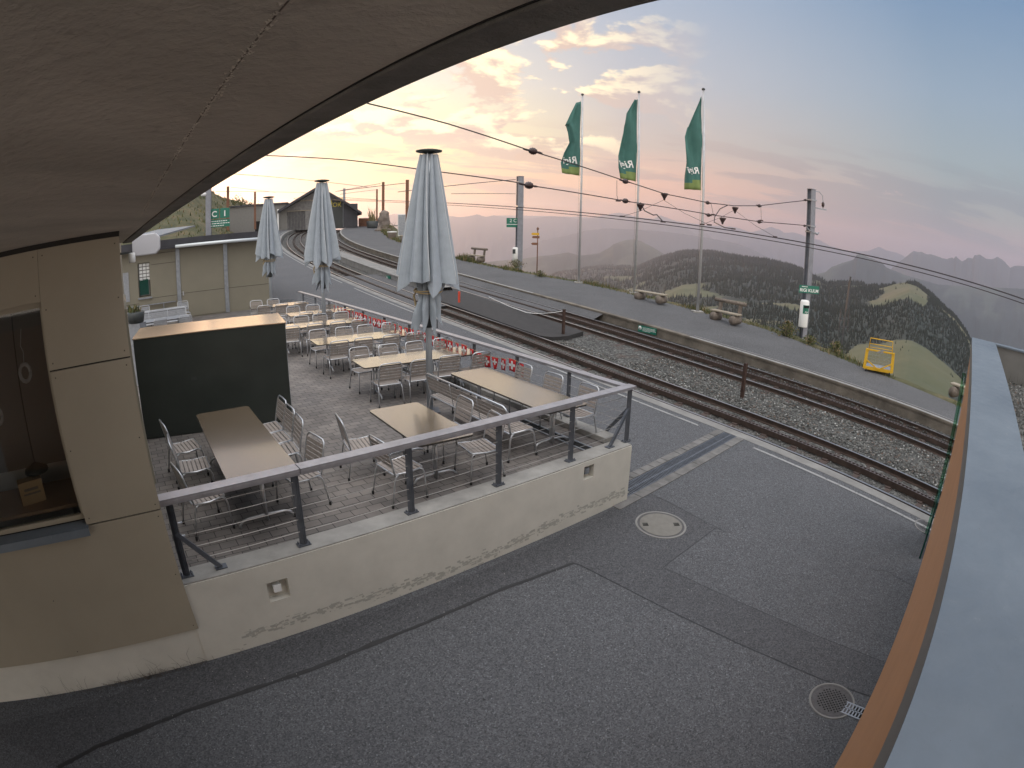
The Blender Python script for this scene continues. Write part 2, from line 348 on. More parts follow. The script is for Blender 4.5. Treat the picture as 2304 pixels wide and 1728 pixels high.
def glass_mat(name, tint, refl, rough=.03):
    m = bpy.data.materials.new(name); m.use_nodes = True; nt = m.node_tree; nt.nodes.clear()
    t = nt.nodes.new('ShaderNodeBsdfTransparent'); t.inputs[0].default_value = (*tint, 1); g = nt.nodes.new('ShaderNodeBsdfGlossy'); g.inputs['Roughness'].default_value = rough
    f = nt.nodes.new('ShaderNodeFresnel'); f.inputs[0].default_value = 1.5; mx = nt.nodes.new('ShaderNodeMixShader'); o = nt.nodes.new('ShaderNodeOutputMaterial')
    nt.links.new(math_(nt, 'MULTIPLY', f.outputs[0], refl, clamp=True), mx.inputs[0]); nt.links.new(t.outputs[0], mx.inputs[1]); nt.links.new(g.outputs[0], mx.inputs[2]); nt.links.new(mx.outputs[0], o.inputs[0]); return m
M_['glass'] = glass_mat('window_glass', (.95, .95, .93), 1.1)
M_['glassgreen'] = glass_mat('green_edge_glass', (.55, .78, .66), 1.2)
M_['glassedge'] = mat('dark_green_glass_edge', (.01, .06, .045), .15, spec=.7)
M_['orange'] = mat('orange_larch_panel', (.44, .235, .12), .55, var=.06, vscale=3, spec=.3)
M_['coping'] = mat('sheet_metal_coping', (.155, .185, .215), .5, metal=.35, fn=coping_fn)
M_['parapet'] = mat('grey_parapet_sheet', (.18, .175, .165), .5, metal=.3, var=.08)
M_['pole'] = mat('flagpole_aluminium', (.50, .50, .51), .45, metal=.5, var=.1, vscale=3)
M_['mast'] = mat('galvanised_mast', (.24, .25, .28), .55, metal=.5, var=.15, vscale=4)
M_['lattice'] = mat('dark_painted_steel', (.05, .052, .058), .7)
M_['mastrust'] = mat('rust_brown_mast', (.17, .075, .04), .7, var=.2, vscale=4)
M_['wire'] = mat('contact_wire', (.05, .04, .045), .6)
M_['insul'] = mat('brown_insulator', (.05, .03, .03), .3)
M_['black'] = mat('black_rubber_slab', (.03, .028, .028), .85, var=.25, vscale=5, bump=.4, bscale=25)
M_['manhole'] = mat('cast_iron_cover', (.10, .095, .095), .6, metal=.4, var=.2, vscale=20)
M_['manfill'] = mat('concrete_cover_fill', (.17, .162, .145), .85, var=.12, vscale=9, bump=.3, bscale=60)
M_['hole'] = mat('dark_opening', (.006, .006, .006), .9)
M_['red'] = mat('pennant_red', (.55, .02, .025), .7)
M_['redglow'] = mat('red_marker', (.55, .06, .03), .6)
def grass_fn(nt, b, vec):
    n = noise_(nt, vec, .35, 8, .7); n2 = noise_(nt, vec, 2.5, 6, .7)
    c = ramp(nt, n, [(.3, (.03, .038, .014, 1)), (.5, (.075, .072, .03, 1)), (.65, (.13, .10, .052, 1)), (.8, (.16, .13, .08, 1))])
    c = mix(nt, .6, c, ramp(nt, n2, [(.3, (.45, .45, .45, 1)), (.7, (1.4, 1.4, 1.4, 1))]), 'MULTIPLY'); nt.links.new(c, b.inputs['Base Color'])
M_['grass'] = mat('dry_mountain_grass', (.1, .1, .04), .95, fn=grass_fn, bump=.8, bscale=3)
M_['blade'] = mat('grass_blades', (.10, .12, .035), .9, fn=lambda nt, b, vec: nt.links.new(ramp(nt, nt.nodes.new('ShaderNodeNewGeometry').outputs['Random Per Island'], [(0, (.04, .06, .018, 1)), (.5, (.09, .10, .032, 1)), (.8, (.19, .155, .07, 1)), (1, (.25, .17, .09, 1))]), b.inputs['Base Color']))
HAZE = .00015; HCOL = (.91, .88, .96, 1)
# ================= rail alignment =================
C1raw = [(18.6, -7.0), (13.7, 1.0), (9.26, 9.0), (7.66, 11.7), (4.55, 15.0+.4), (2.49, 18.2), (-.93, 22.9), (-4.73, 28.0), (-11.79, 38.6), (-19.03, 51.0), (-23.85, 61.6), (-27.3, 71.4), (-28.7, 77.5), (-29.2, 82)]
def catmull(P, step=.5):
    P = [Vector((*p, 0)) for p in P]; P = [P[0]*2-P[1]]+P+[P[-1]*2-P[-2]]; out = []
    for i in range(1, len(P)-2):
        n = max(2, int((P[i+1]-P[i]).length/step))
        for k in range(n):
            t = k/n; a, b, c, d = P[i-1], P[i], P[i+1], P[i+2]
            out.append(.5*((2*b)+(c-a)*t+(2*a-5*b+4*c-d)*t*t+(3*b-a-3*c+d)*t**3))
    out.append(P[-2]); return out
def smoothline(L, it=20):
    for _ in range(it): L = [L[0]]+[(L[i-1]+L[i]*2+L[i+1])/4 for i in range(1, len(L)-1)]+[L[-1]]
    return L
C1 = smoothline(catmull(C1raw), 60)
def normals(L):
    out = []
    for i in range(len(L)):
        t = (L[min(i+1, len(L)-1)]-L[max(i-1, 0)]).normalized(); out.append(Vector((t.y, -t.x, 0)))   # to the right going up the line = away from camera side
    return out
N1 = normals(C1)
def off(d, z=0.0, i0=0, i1=None, L=None, NN=None):
    L = L or C1; NN = NN or N1; out = []
    for p, n in list(zip(L, NN))[i0:i1]:
        q = p+n*d; out.append(Vector((q.x, q.y, Gz(q.x, q.y)+z)))
    return out
RAIL = -.25
def idx(x, y): return min(range(len(C1)), key=lambda i: (C1[i].x-x)**2+(C1[i].y-y)**2)
# ================= ground sheets =================
WA, WB = onz(680.8, 1247.3, 0), onz(1421.5, 1003, 0)       # top edge of the terrace wall
wd = Vector((WB.x-WA.x, WB.y-WA.y, 0)).normalized(); wnr = Vector((-wd.y, wd.x, 0))     # wnr points away from the camera
FC = onV(420, 1330, WA, WB); FC.z = 0                       # corner where the bistro cladding meets the wall
hd = Vector((math.cos(R(127.8)), math.sin(R(127.8)), 0))    # direction of the far handrail
HE = WB + hd*17.6                                          # far end of the handrail
def in_poly(x, y, poly):
    c = False; j = len(poly)-1
    for i in range(len(poly)):
        if (poly[i][1] > y) != (poly[j][1] > y) and x < (poly[j][0]-poly[i][0])*(y-poly[i][1])/(poly[j][1]-poly[i][1])+poly[i][0]: c = not c
        j = i
    return c
_i = wnr*.12
terr = [(FC.x-wd.x*.1+_i.x, FC.y-wd.y*.1+_i.y), (WB.x+_i.x-wd.x*.1, WB.y+_i.y-wd.y*.1), (HE.x, HE.y), (-11.0, 25.6), (-21.5, 18.3), (-14, 10)]
big = [(p[0]+(p[0]+6)*.04, p[1]+(p[1]-14)*.04) for p in terr]
def ground_z(x, y):
    z = Gz(x, y)
    if in_poly(x, y, big): z = min(z, -.12)
    return z
rows = []
offs = [-1.48, -1.9, -2.4, -3, -3.7, -4.5, -5.5, -6.5, -7.5, -8.5, -9.5, -10.5, -12, -14, -17, -20, -25, -32, -45, -70]
for i in range(0, len(C1), 1):
    rows.append([])
    for d in offs:
        q = C1[i]+N1[i]*d; rows[-1].append((q.x, q.y, ground_z(q.x, q.y)))
g = MB().grid(rows, sm=False).build('asphalt_ground', M_['asphalt']); tag(g, kind='structure')
# ballast bed between the platforms
rows = []
for i in range(len(C1)):
    rows.append([])
    for d, z in ((-1.44, -.9), (-1.43, -.42), (-1.2, -.40), (-.8, -.395), (0, -.40), (.8, -.395), (1.5, -.39), (2.1, -.37), (2.8, -.39), (3.5, -.395), (4.2, -.40), (5.0, -.40), (5.5, -.36), (5.6, -.9)):
        q = C1[i]+N1[i]*d; rows[-1].append((q.x, q.y, Gz(q.x, q.y)+z+(0 if abs(z) > .6 else .015*noise.noise(Vector((q.x*2, q.y*2, 0))))))
tag(MB().grid(rows).build('track_bed', M_['ballast']), kind='structure')
# far platform
OUT = [(17.2, 9.0), (16.0, 12.9), (14.6, 15.9), (12.9, 19.8), (11.3, 24.4), (8.9, 27.8), (6.4, 31.4), (3.8, 34.6), (.6, 37.6), (-3.5, 43), (-8, 51), (-12.5, 61), (-16, 72), (-18, 81), (-19, 88)]
OUTc = catmull(OUT, .5)
edge = off(5.62, 0, idx(14.5, -.5))
def resample(L, n):
    ds = [0]
    for a, b in zip(L, L[1:]): ds.append(ds[-1]+(b-a).length)
    out = []; j = 0
    for k in range(n):
        t = ds[-1]*k/(n-1)
        while j < len(L)-2 and ds[j+1] < t: j += 1
        f = (t-ds[j])/max(1e-9, ds[j+1]-ds[j]); out.append(L[j].lerp(L[j+1], f))
    return out
ea = resample(edge, 200); ob = resample(OUTc, 200)
rows = []
for a, b in zip(ea, ob):
    rows.append([(lambda q: (q.x, q.y, Gz(q.x, q.y)))(a.lerp(b, t)) for t in (0, .2, .4, .6, .8, 1)])
tag(MB().grid(rows, sm=False).build('far_platform', M_['asphalt_far']), kind='structure')
# plateau beyond the platform end
mb = MB(); rows = []
for i in range(14):
    y = 80+i*4; rows.append([(x, y, min(Gz(x, y), 3.33+(y-80)*.004)) for x in range(-90, -14, 4)])
tag(MB().grid(rows, sm=False).build('hilltop_ground', M_['asphalt_far']), kind='structure')
# ================= platform walls and kerbs =================
def sweep(path, prof):     # prof: list of (offset, dz) along the rail line
    rows = []
    for i in path:
        rows.append([(lambda q: (q.x, q.y, Gz(q.x, q.y)+z))(C1[i]+N1[i]*d) for d, z in prof])
    return rows
full = list(range(len(C1)))
i_cr0, i_cr1 = idx(1.7, 19.4), idx(-4.9, 28.2)        # level crossing extent
near_k = MB().grid(sweep(full, [(-1.72, .006), (-1.44, .012), (-1.425, -.03), (-1.425, -.5)]), sm=False)
near_k.grid(sweep(full, [(-1.72, -.1), (-1.72, .006)]), sm=False)
o = near_k.build('platform_kerb', M_['kerb']); tag(o, 'long concrete kerb edging the near platform right beside the nearest rail', 'kerb')
fw = MB().grid(sweep([i for i in full if i >= idx(14.5, -.5)], [(5.60, -.5), (5.60, -.06), (5.56, -.055), (5.56, .012), (5.80, .012), (5.80, -.2)]), sm=False)
o = fw.build('platform_wall', M_['brownwall']); tag(o, 'low stained concrete wall holding up the far platform behind the second track', 'wall')
# worn white lines
def line_strip(d, w, a, b, z=.016):
    mb = MB(); P = []; 
    for i in range(a, b+1): P.append(i)
    mb.grid([[(lambda q: (q.x, q.y, Gz(q.x, q.y)+z))(C1[i]+N1[i]*dd) for dd in (d, d+w)] for i in P], sm=False); return mb
tr0, tr1 = idx(8.2, 10.4), idx(7.4, 11.6)
ml = line_strip(-2.0, .075, 0, idx(6.75, 12.75), .010)
a_, b_ = idx(6.1, 13.6), idx(1.9, 19.5)
for seg in ((idx(6.0, 13.75), idx(2.6, 18.6)), (idx(-1.5, 23.8), idx(-6.5, 30.8)), (idx(-7.5, 32.3), len(C1)-6)):
    m2 = line_strip(-2.0, .075, seg[0], seg[1], .010); ml.add(m2.v, m2.f)
tag(ml.build('near_white_line', M_['line']), kind='structure')
mf = line_strip(5.60, .12, idx(14.5, -.5), idx(2.2, 18.4), .020); m2 = line_strip(5.60, .12, idx(-3.5, 26.5), len(C1)-3, .020); mf.add(m2.v, m2.f)
m2 = line_strip(5.95, .035, idx(14.5, -.5), idx(2.2, 18.4), .010); mf.add(m2.v, m2.f)
tag(mf.build('far_white_line', M_['line']), kind='structure')
# ================= tracks =================
def track(name, label, dc, iA, iB, nsl):
    t = thing(name, label, 'railway track', group='rack railway tracks')
    def rail(d, nm):
        prof = [(-.07, -.145), (-.07, -.13), (-.012, -.115), (-.012, -.04), (-.034, -.03), (-.034, 0), (.034, 0), (.034, -.03), (.012, -.04), (.012, -.115), (.07, -.13), (.07, -.145)]
        mb = MB(); rws = sweep(range(iA, iB), [(dc+d+x, RAIL+z) for x, z in prof]); mb.grid(rws, sm=False)
        for k, f in enumerate(mb.f):
            if k % 11 == 5: mb.mi[k] = 1
        return mb.build(nm, [M_['railside'], M_['railhead']], t)
    rail(-.74, 'rail'); rail(.74, 'rail')
    mb = MB()
    for x in (-.055, .055):
        mb.grid(sweep(range(iA, iB), [(dc+x-.014, RAIL-.12), (dc+x-.014, RAIL+.02), (dc+x+.014, RAIL+.02), (dc+x+.014, RAIL-.12)]), sm=False)
    for k in range(len(mb.f)):
        if k % 3 == 1: mb.mi[k] = 1
    L = off(dc, RAIL, iA, iB); Ls = resample(L, int(sum((b-a).length for a, b in zip(L, L[1:]))/.11))
    for a, b in zip(Ls, Ls[1:]):
        if a.y > 34: break
        m = (a+b)/2; an = math.atan2(b.y-a.y, b.x-a.x); mb.box((m.x, m.y, m.z-.025), (.045, .085, .075), an, mi=1)
    mb.build('rack_rail', [M_['railside'], M_['rackh'] if 'rackh' in M_ else M_['railhead']], t)
    s0 = MB().box((0, 0, 0), (.24, 2.5, .14)).box((0, .74, .075), (.16, .26, .02)).box((0, -.74, .075), (.16, .26, .02)).box((0, 0, .08), (.16, .3, .04))
    proto = None; Ls = resample(off(dc, RAIL-.215, iA, iB), nsl)
    for a, b in zip(Ls, Ls[1:]):
        if proto is None: proto = s0.build('sleeper', M_['sleeper'], t, bevel=.01); o = proto
        else: o = proto.copy(); scene.collection.objects.link(o); o.parent = t
        m = (a+b)/2; o.location = m; o.rotation_euler = (0, 0, math.atan2(b.y-a.y, b.x-a.x))
    return t
M_['rackh'] = mat('rack_steel', (.16, .13, .12), .45, metal=.7, var=.2, vscale=6)
iA = idx(13.7, 1.0)
track('railway_track', 'nearest of the two rack railway tracks with its toothed rack between rusty rails', 0.0, iA, idx(-29.0, 80), 100)
track('railway_track', 'second rack railway track, the one running beside the far platform wall', 4.2, iA, idx(-29.0, 80), 100)
# ballast stones
mb = MB(); i_l = idx(2.2, 18.2)
def stones(n, i0, i1, d0, d1, zz=-.385, s0=.022, s1=.05):
    for _ in range(n):
        i = rnd.uniform(i0, i1-1); k = int(i); d = rnd.uniform(d0, d1); q = C1[k].lerp(C1[k+1], i-k)+N1[k]*d; s = rnd.uniform(s0, s1)
        z = Gz(q.x, q.y)+zz+rnd.uniform(-.005, .03)
        M = Matrix.Rotation(rnd.uniform(0, 6.28), 3, 'Z') @ Matrix.Rotation(rnd.uniform(-.8, .8), 3, 'X')
        vs = []
        for x, y, w in ((1, 0, 0), (.2, .9, .1), (-.9, .3, 0), (-.4, -.8, .1), (.5, -.7, -.1), (.1, .1, .75), (-.1, 0, -.7)):
            p = M @ Vector((x*s*rnd.uniform(.7, 1.2), y*s*rnd.uniform(.6, 1.1), w*s*rnd.uniform(.6, 1.1))); vs.append((q.x+p.x, q.y+p.y, z+p.z))
        mb.add(vs, [(0, 1, 5), (1, 2, 5), (2, 3, 5), (3, 4, 5), (4, 0, 5), (1, 0, 6), (2, 1, 6), (3, 2, 6), (4, 3, 6), (0, 4, 6)])
stones(15000, iA, i_l, .95, 3.3); stones(2600, i_l, idx(-2, 24.5), .95, 1.55); stones(3600, iA, i_l, 4.85, 5.5, -.37); stones(1500, iA, i_l, -1.3, -.9, -.41, .015, .035); stones(2600, iA, i_l, -.6, .6, -.41, .015, .04); stones(1800, iA, i_l, 3.6, 4.8, -.41, .015, .04)
stones(2500, idx(-5, 28.4), idx(-22, 57), -1.3, 5.4, -.41, .03, .06)
tag(mb.build('ballast_stones', M_['stone']), 'grey crushed ballast stones heaped between the two tracks', 'gravel', kind='stuff')
# level crossing surface (asphalt flush with the rails) and its dark rubber edge
mb = MB()
def ci(px, py): p = onG(px, py, -.25); return idx(p.x, p.y)
def c2i(px, py): p = onG(px, py, -.25); i_ = idx(p.x, p.y); q_ = p-N1[i_]*4.2; return idx(q_.x, q_.y)
nA_, nB_ = ci(958, 693), ci(785, 620); fA_, fB_ = c2i(1228, 701), c2i(960, 622); mA_ = ci(1120, 712)
def zz(d): return RAIL-.012+(max(0, -d-.9)/.55*.24)+(max(0, d-5.0)/.7*.24)
for (d0, d1, a0, a1) in ((-1.43, -.80, nA_, nB_), (-.68, -.12, nA_, nB_), (.12, .68, nA_, nB_), (.80, 3.40, nA_, nB_), (3.52, 4.08, fA_, fB_), (4.32, 4.86, fA_, fB_), (5.0, 5.7, fA_-4, fB_), (2.3, 3.40, fA_, nA_)):
    mb.grid(sweep(range(a0, a1+1), [(d0+(d1-d0)*t, zz(d0+(d1-d0)*t)) for t in (0, .34, .67, 1)]), sm=False)
tag(mb.build('level_crossing', M_['asphalt_far']), kind='structure')
poly = [onG(px, py, -.10) for px, py in ((960, 662), (1010, 678), (1060, 695), (1100, 709), (1160, 730), (1216, 748.5), (1245, 751.5), (1278, 749), (1313, 739), (1262, 722), (1200, 702), (1100, 670), (1040, 650), (985, 632), (930, 612))]
mb = MB(); n = len(poly)
mb.prism([(p.x, p.y) for p in poly], lambda x, y: Gz(x, y)-.42, lambda x, y: Gz(x, y)-.215)
o = mb.build('crossing_slab', [M_['black']]); tag(o, 'raised dark rubber slab with rounded end between the tracks beside the chained post', 'slab')
# low wall with concrete ledge between the tracks, far left
La = idx(-5.6, 29.2); Lb = idx(-17.5, 48)
mb = MB().grid(sweep(range(La, Lb), [(1.65, -.5), (1.65, -.02), (1.62, -.02), (1.62, .05), (1.95, .05), (1.95, -.03), (2.9, -.05), (3.1, -.4)]), sm=False)
pts = [(C1[La]+N1[La]*d) for d in (1.65, 1.95, 2.9, 3.1)]
o = mb.build('island_wall', M_['kerb']); tag(o, 'low concrete wall with a pale ledge standing between the two tracks', 'wall')
def sign_on(name, label, c, ax, w, h, m, rows_, parent=None, thick=.02, tilt=None):
    t = thing(name, label, 'sign', c, ax)
    MB().box((0, 0, 0), (w, thick, h)).build('panel', m, t, bevel=.004)
    return t
L0 = C1[idx(-8.9, 33.9)]; N0 = N1[idx(-8.9, 33.9)]
c = L0+N0*1.60; i_ = idx(-8.9, 33.9); T0 = (C1[i_+1]-C1[i_-1]); ax = math.atan2(-T0.y, -T0.x)
s1 = sign_on('warning_sign', 'small green sign fixed low on the wall between the tracks', (c.x, c.y, Gz(c.x, c.y)-.22), ax, .62, .26, M_['signgreen'], 1)
MB().box((-.2, -.014, 0), (.12, .006, .12)).build('pictogram', M_['white'], s1)
# the larger green notice on the far platform wall
pL, pR = onG(1447, 742, -.1), onG(1502, 760, -.1)
i_ = idx(*[(pL-(N1[idx(pL.x, pL.y)]*5.6))[k] for k in (0, 1)]); c = C1[i_]+N1[i_]*5.54; T0 = (C1[i_+1]-C1[i_-1]); ax = math.atan2(-T0.y, -T0.x)
s2 = sign_on('notice_sign', 'wide green notice with white lettering on the far platform wall', (c.x, c.y, Gz(c.x, c.y)-.20), ax, 1.0, .27, M_['signgreen'], 1)
mb = MB()
mb.lathe([(.001, 0), (.085, 0), (.085, .006), (.001, .006)], 20)
me = mb.build('pictogram', M_['white'], s2); me.rotation_euler = (R(90), 0, 0); me.location = (-.39, -.012, .03)
MB().box((-.385, -.022, .035), (.03, .004, .09)).box((-.37, -.022, -.015), (.05, .004, .02), .6).build('walking_figure', M_['signgreen'], s2)
mb = MB(); rr = random.Random(4)
for r_ in range(4):
    x = -.24
    while x < .42 - (.25 if r_ == 3 else 0):
        w = rr.uniform(.02, .07); mb.box((x+w/2, -.013, .07-.045*r_), (w, .004, .018)); x += w+.018
mb.build('small_print', M_['white'], s2)
M_['kerbdark'] = mat('worn_granite_border', (.145, .14, .135), .9, var=.3, vscale=4, bump=.4, bscale=30)
# ================= drain channel, manholes, seams =================
pA, pB = onG(1405, 1105), onG(1650, 974); dv = (pB-pA).normalized(); sv = Vector((-dv.y, dv.x, 0)); L = (pB-pA).length
def gp(p, z=0.0): return (p.x, p.y, Gz(p.x, p.y)+z)
pA = pA-dv*.6; L += .45
dr = thing('drain_channel', 'long slotted drain channel crossing the platform from terrace corner to tracks', 'drain', gp(pA))
def strip(a0, a1, s0, s1, z0, z1, mb):
    P = [pA+dv*a0+sv*s0, pA+dv*a1+sv*s0, pA+dv*a1+sv*s1, pA+dv*a0+sv*s1]
    return mb.prism([(p.x, p.y) for p in P], lambda x, y: Gz(x, y)+z0, lambda x, y: Gz(x, y)+z1)
mb = MB(); nb_ = 90
for k in range(nb_): strip(L*k/nb_, L*k/nb_+L/nb_*.5, -.15, .15, -.02, .008, mb)
strip(0, L, -.17, -.15, -.02, .010, mb); strip(0, L, .15, .17, -.02, .010, mb); strip(0, L, -.03, -.0, -.02, .0085, mb)
mb.build('grating', M_['post'], dr, offset=gp(pA)); strip(0, L, -.148, .148, -.03, .002, MB()).build('trough', M_['hole'], dr, offset=gp(pA))
mb = MB(); x = 0
while x < L-.1:
    w = rnd.uniform(.18, .3); strip(x, x+w-.015, .18, .36, -.02, .014+rnd.uniform(0, .006), mb); x += w
x = 0
while x < L-.1:
    w = rnd.uniform(.35, .8); strip(x, min(L, x+w-.015), -.37, -.18, -.02, .012+rnd.uniform(0, .005), mb); x += w
mb.build('border_stone', M_['kerbdark'], dr, offset=gp(pA), bevel=.006)
def disk(c, r0, r1, z0, z1, n=40):
    vs = []; mb = MB()
    for r in (r0, r1):
        for k in range(n):
            a = 2*math.pi*k/n; x, y = c.x+r*math.cos(a), c.y+r*math.sin(a); vs.append((x, y, Gz(x, y)+(z0 if r == r0 else z1)))
    return mb.add(vs, [(k, (k+1) % n, n+(k+1) % n, n+k) for k in range(n)])
def manhole(px, py, r, label, kind):
    c = onG(px, py); t = thing('manhole_cover', label, 'manhole cover', gp(c), group='manhole covers in the asphalt')
    gl = gp(c)
    def ring(a, b, z, m, nm): 
        n = 48; v = [(c.x+q*math.cos(6.28318*k/n), c.y+q*math.sin(6.28318*k/n)) for q in (a, b) for k in range(n)]
        vs = [(x, y, Gz(x, y)+z) for x, y in v]+[(x, y, Gz(x, y)-.01) for x, y in v]
        f = [(k, (k+1) % n, n+(k+1) % n, n+k) for k in range(n)]+[(n+k, n+(k+1) % n, 3*n+(k+1) % n, 3*n+k) for k in range(n)]+[(k, 2*n+k, 2*n+(k+1) % n, (k+1) % n) for k in range(n)]
        return MB().add(vs, f).build(nm, m, t, offset=gl)
    def cap(b, z, m, nm):
        n = 48; v = [(c.x+b*math.cos(6.28318*k/n), c.y+b*math.sin(6.28318*k/n)) for k in range(n)]
        return MB().prism(v, lambda x, y: Gz(x, y)-.01, lambda x, y: Gz(x, y)+z).build(nm, m, t, offset=gl)
    ring(r*.92, r, .010, M_['kerb'], 'outer_frame'); ring(r*.84, r*.91, .007, M_['manhole'], 'frame')
    if kind == 0:
        cap(r*.83, .009, M_['manfill'], 'lid')
        mb = MB()
        for s in (-1, 1):
            for k in range(3): mb.box((c.x+s*r*.62, c.y+(k-1)*.035, Gz(c.x+s*r*.62, c.y)+.011), (.09, .018, .006))
        mb.build('lifting_slot', M_['hole'], t, offset=gl)
    else:
        cap(r*.83, .006, M_['manhole'], 'lid'); mb = MB(); q = r*.125
        for a in range(-6, 7):
            for b in range(-6, 7):
                if math.hypot(a, b)*q < r*.66:
                    x, y = c.x+a*q, c.y+b*q; mb.add([(x+q*.33*math.cos(6.283*k/8), y+q*.33*math.sin(6.283*k/8), Gz(x, y)+.009) for k in range(8)], [tuple(range(8))])
        mb.build('drain_holes', M_['hole'], t, offset=gl)
    return t
manhole(1487, 1181, .42, 'large round manhole with a pale concrete lid near the terrace corner', 0)
manhole(1872, 1577, .31, 'round perforated iron cover at the bottom right beside the orange wall', 1)
manhole(2088, 1186, .31, 'round perforated iron cover by the near platform line, half behind the orange wall', 1)
c0 = onG(1919, 1600); c1 = onG(1945, 1612); an = math.atan2(c1.y-c0.y, c1.x-c0.x)
t = thing('gully_grate', 'small rectangular slotted grate next to the perforated cover at bottom right', 'drain grate', gp(c0), an)
mb = MB().box((0.05, 0, .004), (.42, .02, .02))
for k in range(9): mb.box((-.12+k*.045, 0, .004), (.018, .2, .02))
mb.box((.06, .1, .004), (.42, .02, .022)).box((.06, -.1, .004), (.42, .02, .022)); mb.build('bars', M_['galv'], t); MB().box((.06, 0, -.004), (.40, .19, .012)).build('pit', M_['hole'], t)
def seam(pts, w, name, mtl=None, wob=.008, z=.004):
    P = []
    for a, b in zip(pts, pts[1:]):
        for k in range(12):
            t = k/12; P.append(onG(a[0]+(b[0]-a[0])*t, a[1]+(b[1]-a[1])*t))
    P.append(onG(*pts[-1])); rows = []
    for i, p in enumerate(P):
        t = (P[min(i+1, len(P)-1)]-P[max(0, i-1)]).normalized(); n = Vector((-t.y, t.x, 0)); ww = w*(.6+.8*abs(noise.noise(Vector((i*.37, w*9, 0)))))
        n2 = noise.noise(Vector((i*.5, 3.3, w*50)))*wob
        rows.append([gp(p+n*(n2+ww/2), z), gp(p+n*(n2-ww/2), z)])
    return MB().grid(rows, sm=False)
mb = MB()
for pts, w in (([(130, 1728), (220, 1680), (420, 1600), (700, 1507), (960, 1400), (1120, 1330), (1292, 1267)], .07), ([(1292, 1267), (1315, 1276.7), (1521, 1381.6), (1665.7, 1450.3), (1846.5, 1528), (1960, 1568)], .022),
               ([(1492, 1276.7), (1665.7, 1356.2), (1846.5, 1434), (1994.8, 1491.9)], .018), ([(1492, 1276.7), (1612, 1187)], .014), ([(1612, 1187), (1500, 1128), (1443, 1101)], .016), ([(1612, 1187), (1634, 1199)], .02),
               ([(1954, 1276), (1970, 1284), (1995, 1284), (2020, 1301), (2058, 1320)], .012), ([(1545, 1051), (1620, 1016), (1690, 1013)], .01)):
    s = seam(pts, w, 's'); mb.add(s.v, s.f)
tag(mb.build('asphalt_seams', M_['seam']), kind='structure')
# darker asphalt patches
mb = MB()
for poly in ([(1443, 1101), (1612, 1187), (1492, 1276.7), (1665.7, 1356.2), (1846.5, 1434), (1994.8, 1491.9), (1960, 1568), (1846.5, 1528), (1665.7, 1450.3), (1521, 1381.6), (1315, 1276.7), (1292, 1267), (1120, 1330), (960, 1400), (700, 1507), (420, 1600), (220, 1680), (130, 1728), (-40, 1640), (440, 1500), (700, 1425), (1042, 1303), (1405, 1131)],):
    P = [onG(*p, 0) for p in poly]
    mb.prism([(p.x, p.y) for p in P], lambda x, y: Gz(x, y)-.01, lambda x, y: Gz(x, y)+.003)
tag(mb.build('asphalt_patch', M_['asphalt_dark']), kind='structure')
def blob(cx, cy, rx, ry, n, z=.006):
    c = onG(cx, cy); P = []; sd2 = rnd.random()*9
    for k in range(26):
        a = 2*math.pi*k/26; r = 1+.45*noise.noise(Vector((math.cos(a)*1.3, math.sin(a)*1.3, sd2))); P.append((c.x+rx*r*math.cos(a), c.y+ry*r*math.sin(a)))
    return [(x, y, Gz(x, y)+z) for x, y in P]
mb = MB(); rz_ = random.Random(5)
for px_, py_ in ((1060, 1560), (600, 1214+400), (620, 1548), (1230, 1380), (1480, 1395), (1700, 1390), (1780, 1320), (1330, 1500), (900, 1640), (1560, 1560), (1210, 1640), (1700, 1230), (1530, 1120), (1420, 1650), (760, 1545), (1120, 1450), (1860, 1240), (1640, 1330))[::2]:
    s = rz_.uniform(.006, .022); P = blob(px_+rz_.uniform(-60, 60), py_+rz_.uniform(-25, 25), s, s*rz_.uniform(.5, 1), 26); mb.add(P, [tuple(range(len(P)))])
tag(mb.build('asphalt_spots', M_['seam']), kind='structure')
M_['chip'] = mat('pale_grit', (.30, .29, .28), .9)
mb = MB()
for _ in range(900):
    px_, py_ = rz_.uniform(150, 2000), rz_.uniform(1130, 1720); c = onG(px_, py_)
    if (Vector((c.x, c.y, 0))-Vector((FC.x, FC.y, 0))).dot(wnr) > -.1 or c.dot(Vector((.7099, -.7043, 0))) > .12: continue
    s = rz_.uniform(.003, .009); z = Gz(c.x, c.y)+.003; mb.add([(c.x+s, c.y, z), (c.x, c.y+s*.8, z), (c.x-s, c.y, z), (c.x, c.y-s, z), (c.x, c.y, z+s)], [(0, 1, 4), (1, 2, 4), (2, 3, 4), (3, 0, 4)])
tag(mb.build('loose_grit', M_['chip']), 'pale specks of loose grit scattered over the foreground asphalt', 'grit', kind='stuff')
# ================= terrace =================
tf = MB().prism([(p[0], p[1]) for p in terr], -.20, 0.0)
tag(tf.build('terrace_floor', M_['paver']), kind='structure')
# retaining wall: cream rendered face, ledge on top
W0 = FC - wd*.03; W1 = WB
def P3(p, q=0.0, z=0.0, along=0.0): r = p+wnr*q+wd*along; return Vector((r.x, r.y, z))
t = thing('retaining_wall', 'cream rendered retaining wall under the terrace railing', 'wall', (W0.x, W0.y, 0))
mb = MB(); ang = math.atan2(wd.y, wd.x); Lw = (W1-W0).length
def local_box(mb, a0, a1, q0, q1, z0, z1, mi=0):   # box in wall frame: along, depth (away from camera), height
    c = W0+wd*((a0+a1)/2)+wnr*((q0+q1)/2); return mb.box((c.x, c.y, (z0+z1)/2), (a1-a0, q1-q0, z1-z0), ang, mi)
nA = onV(627, 1328, WA, WB); nB = onV(1325, 1062, WA, WB)
def al(p): return (Vector((p.x, p.y, 0))-Vector((W0.x, W0.y, 0))).dot(wd)
cuts = [(al(nA), nA.z, .13), (al(nB), nB.z, .11)]
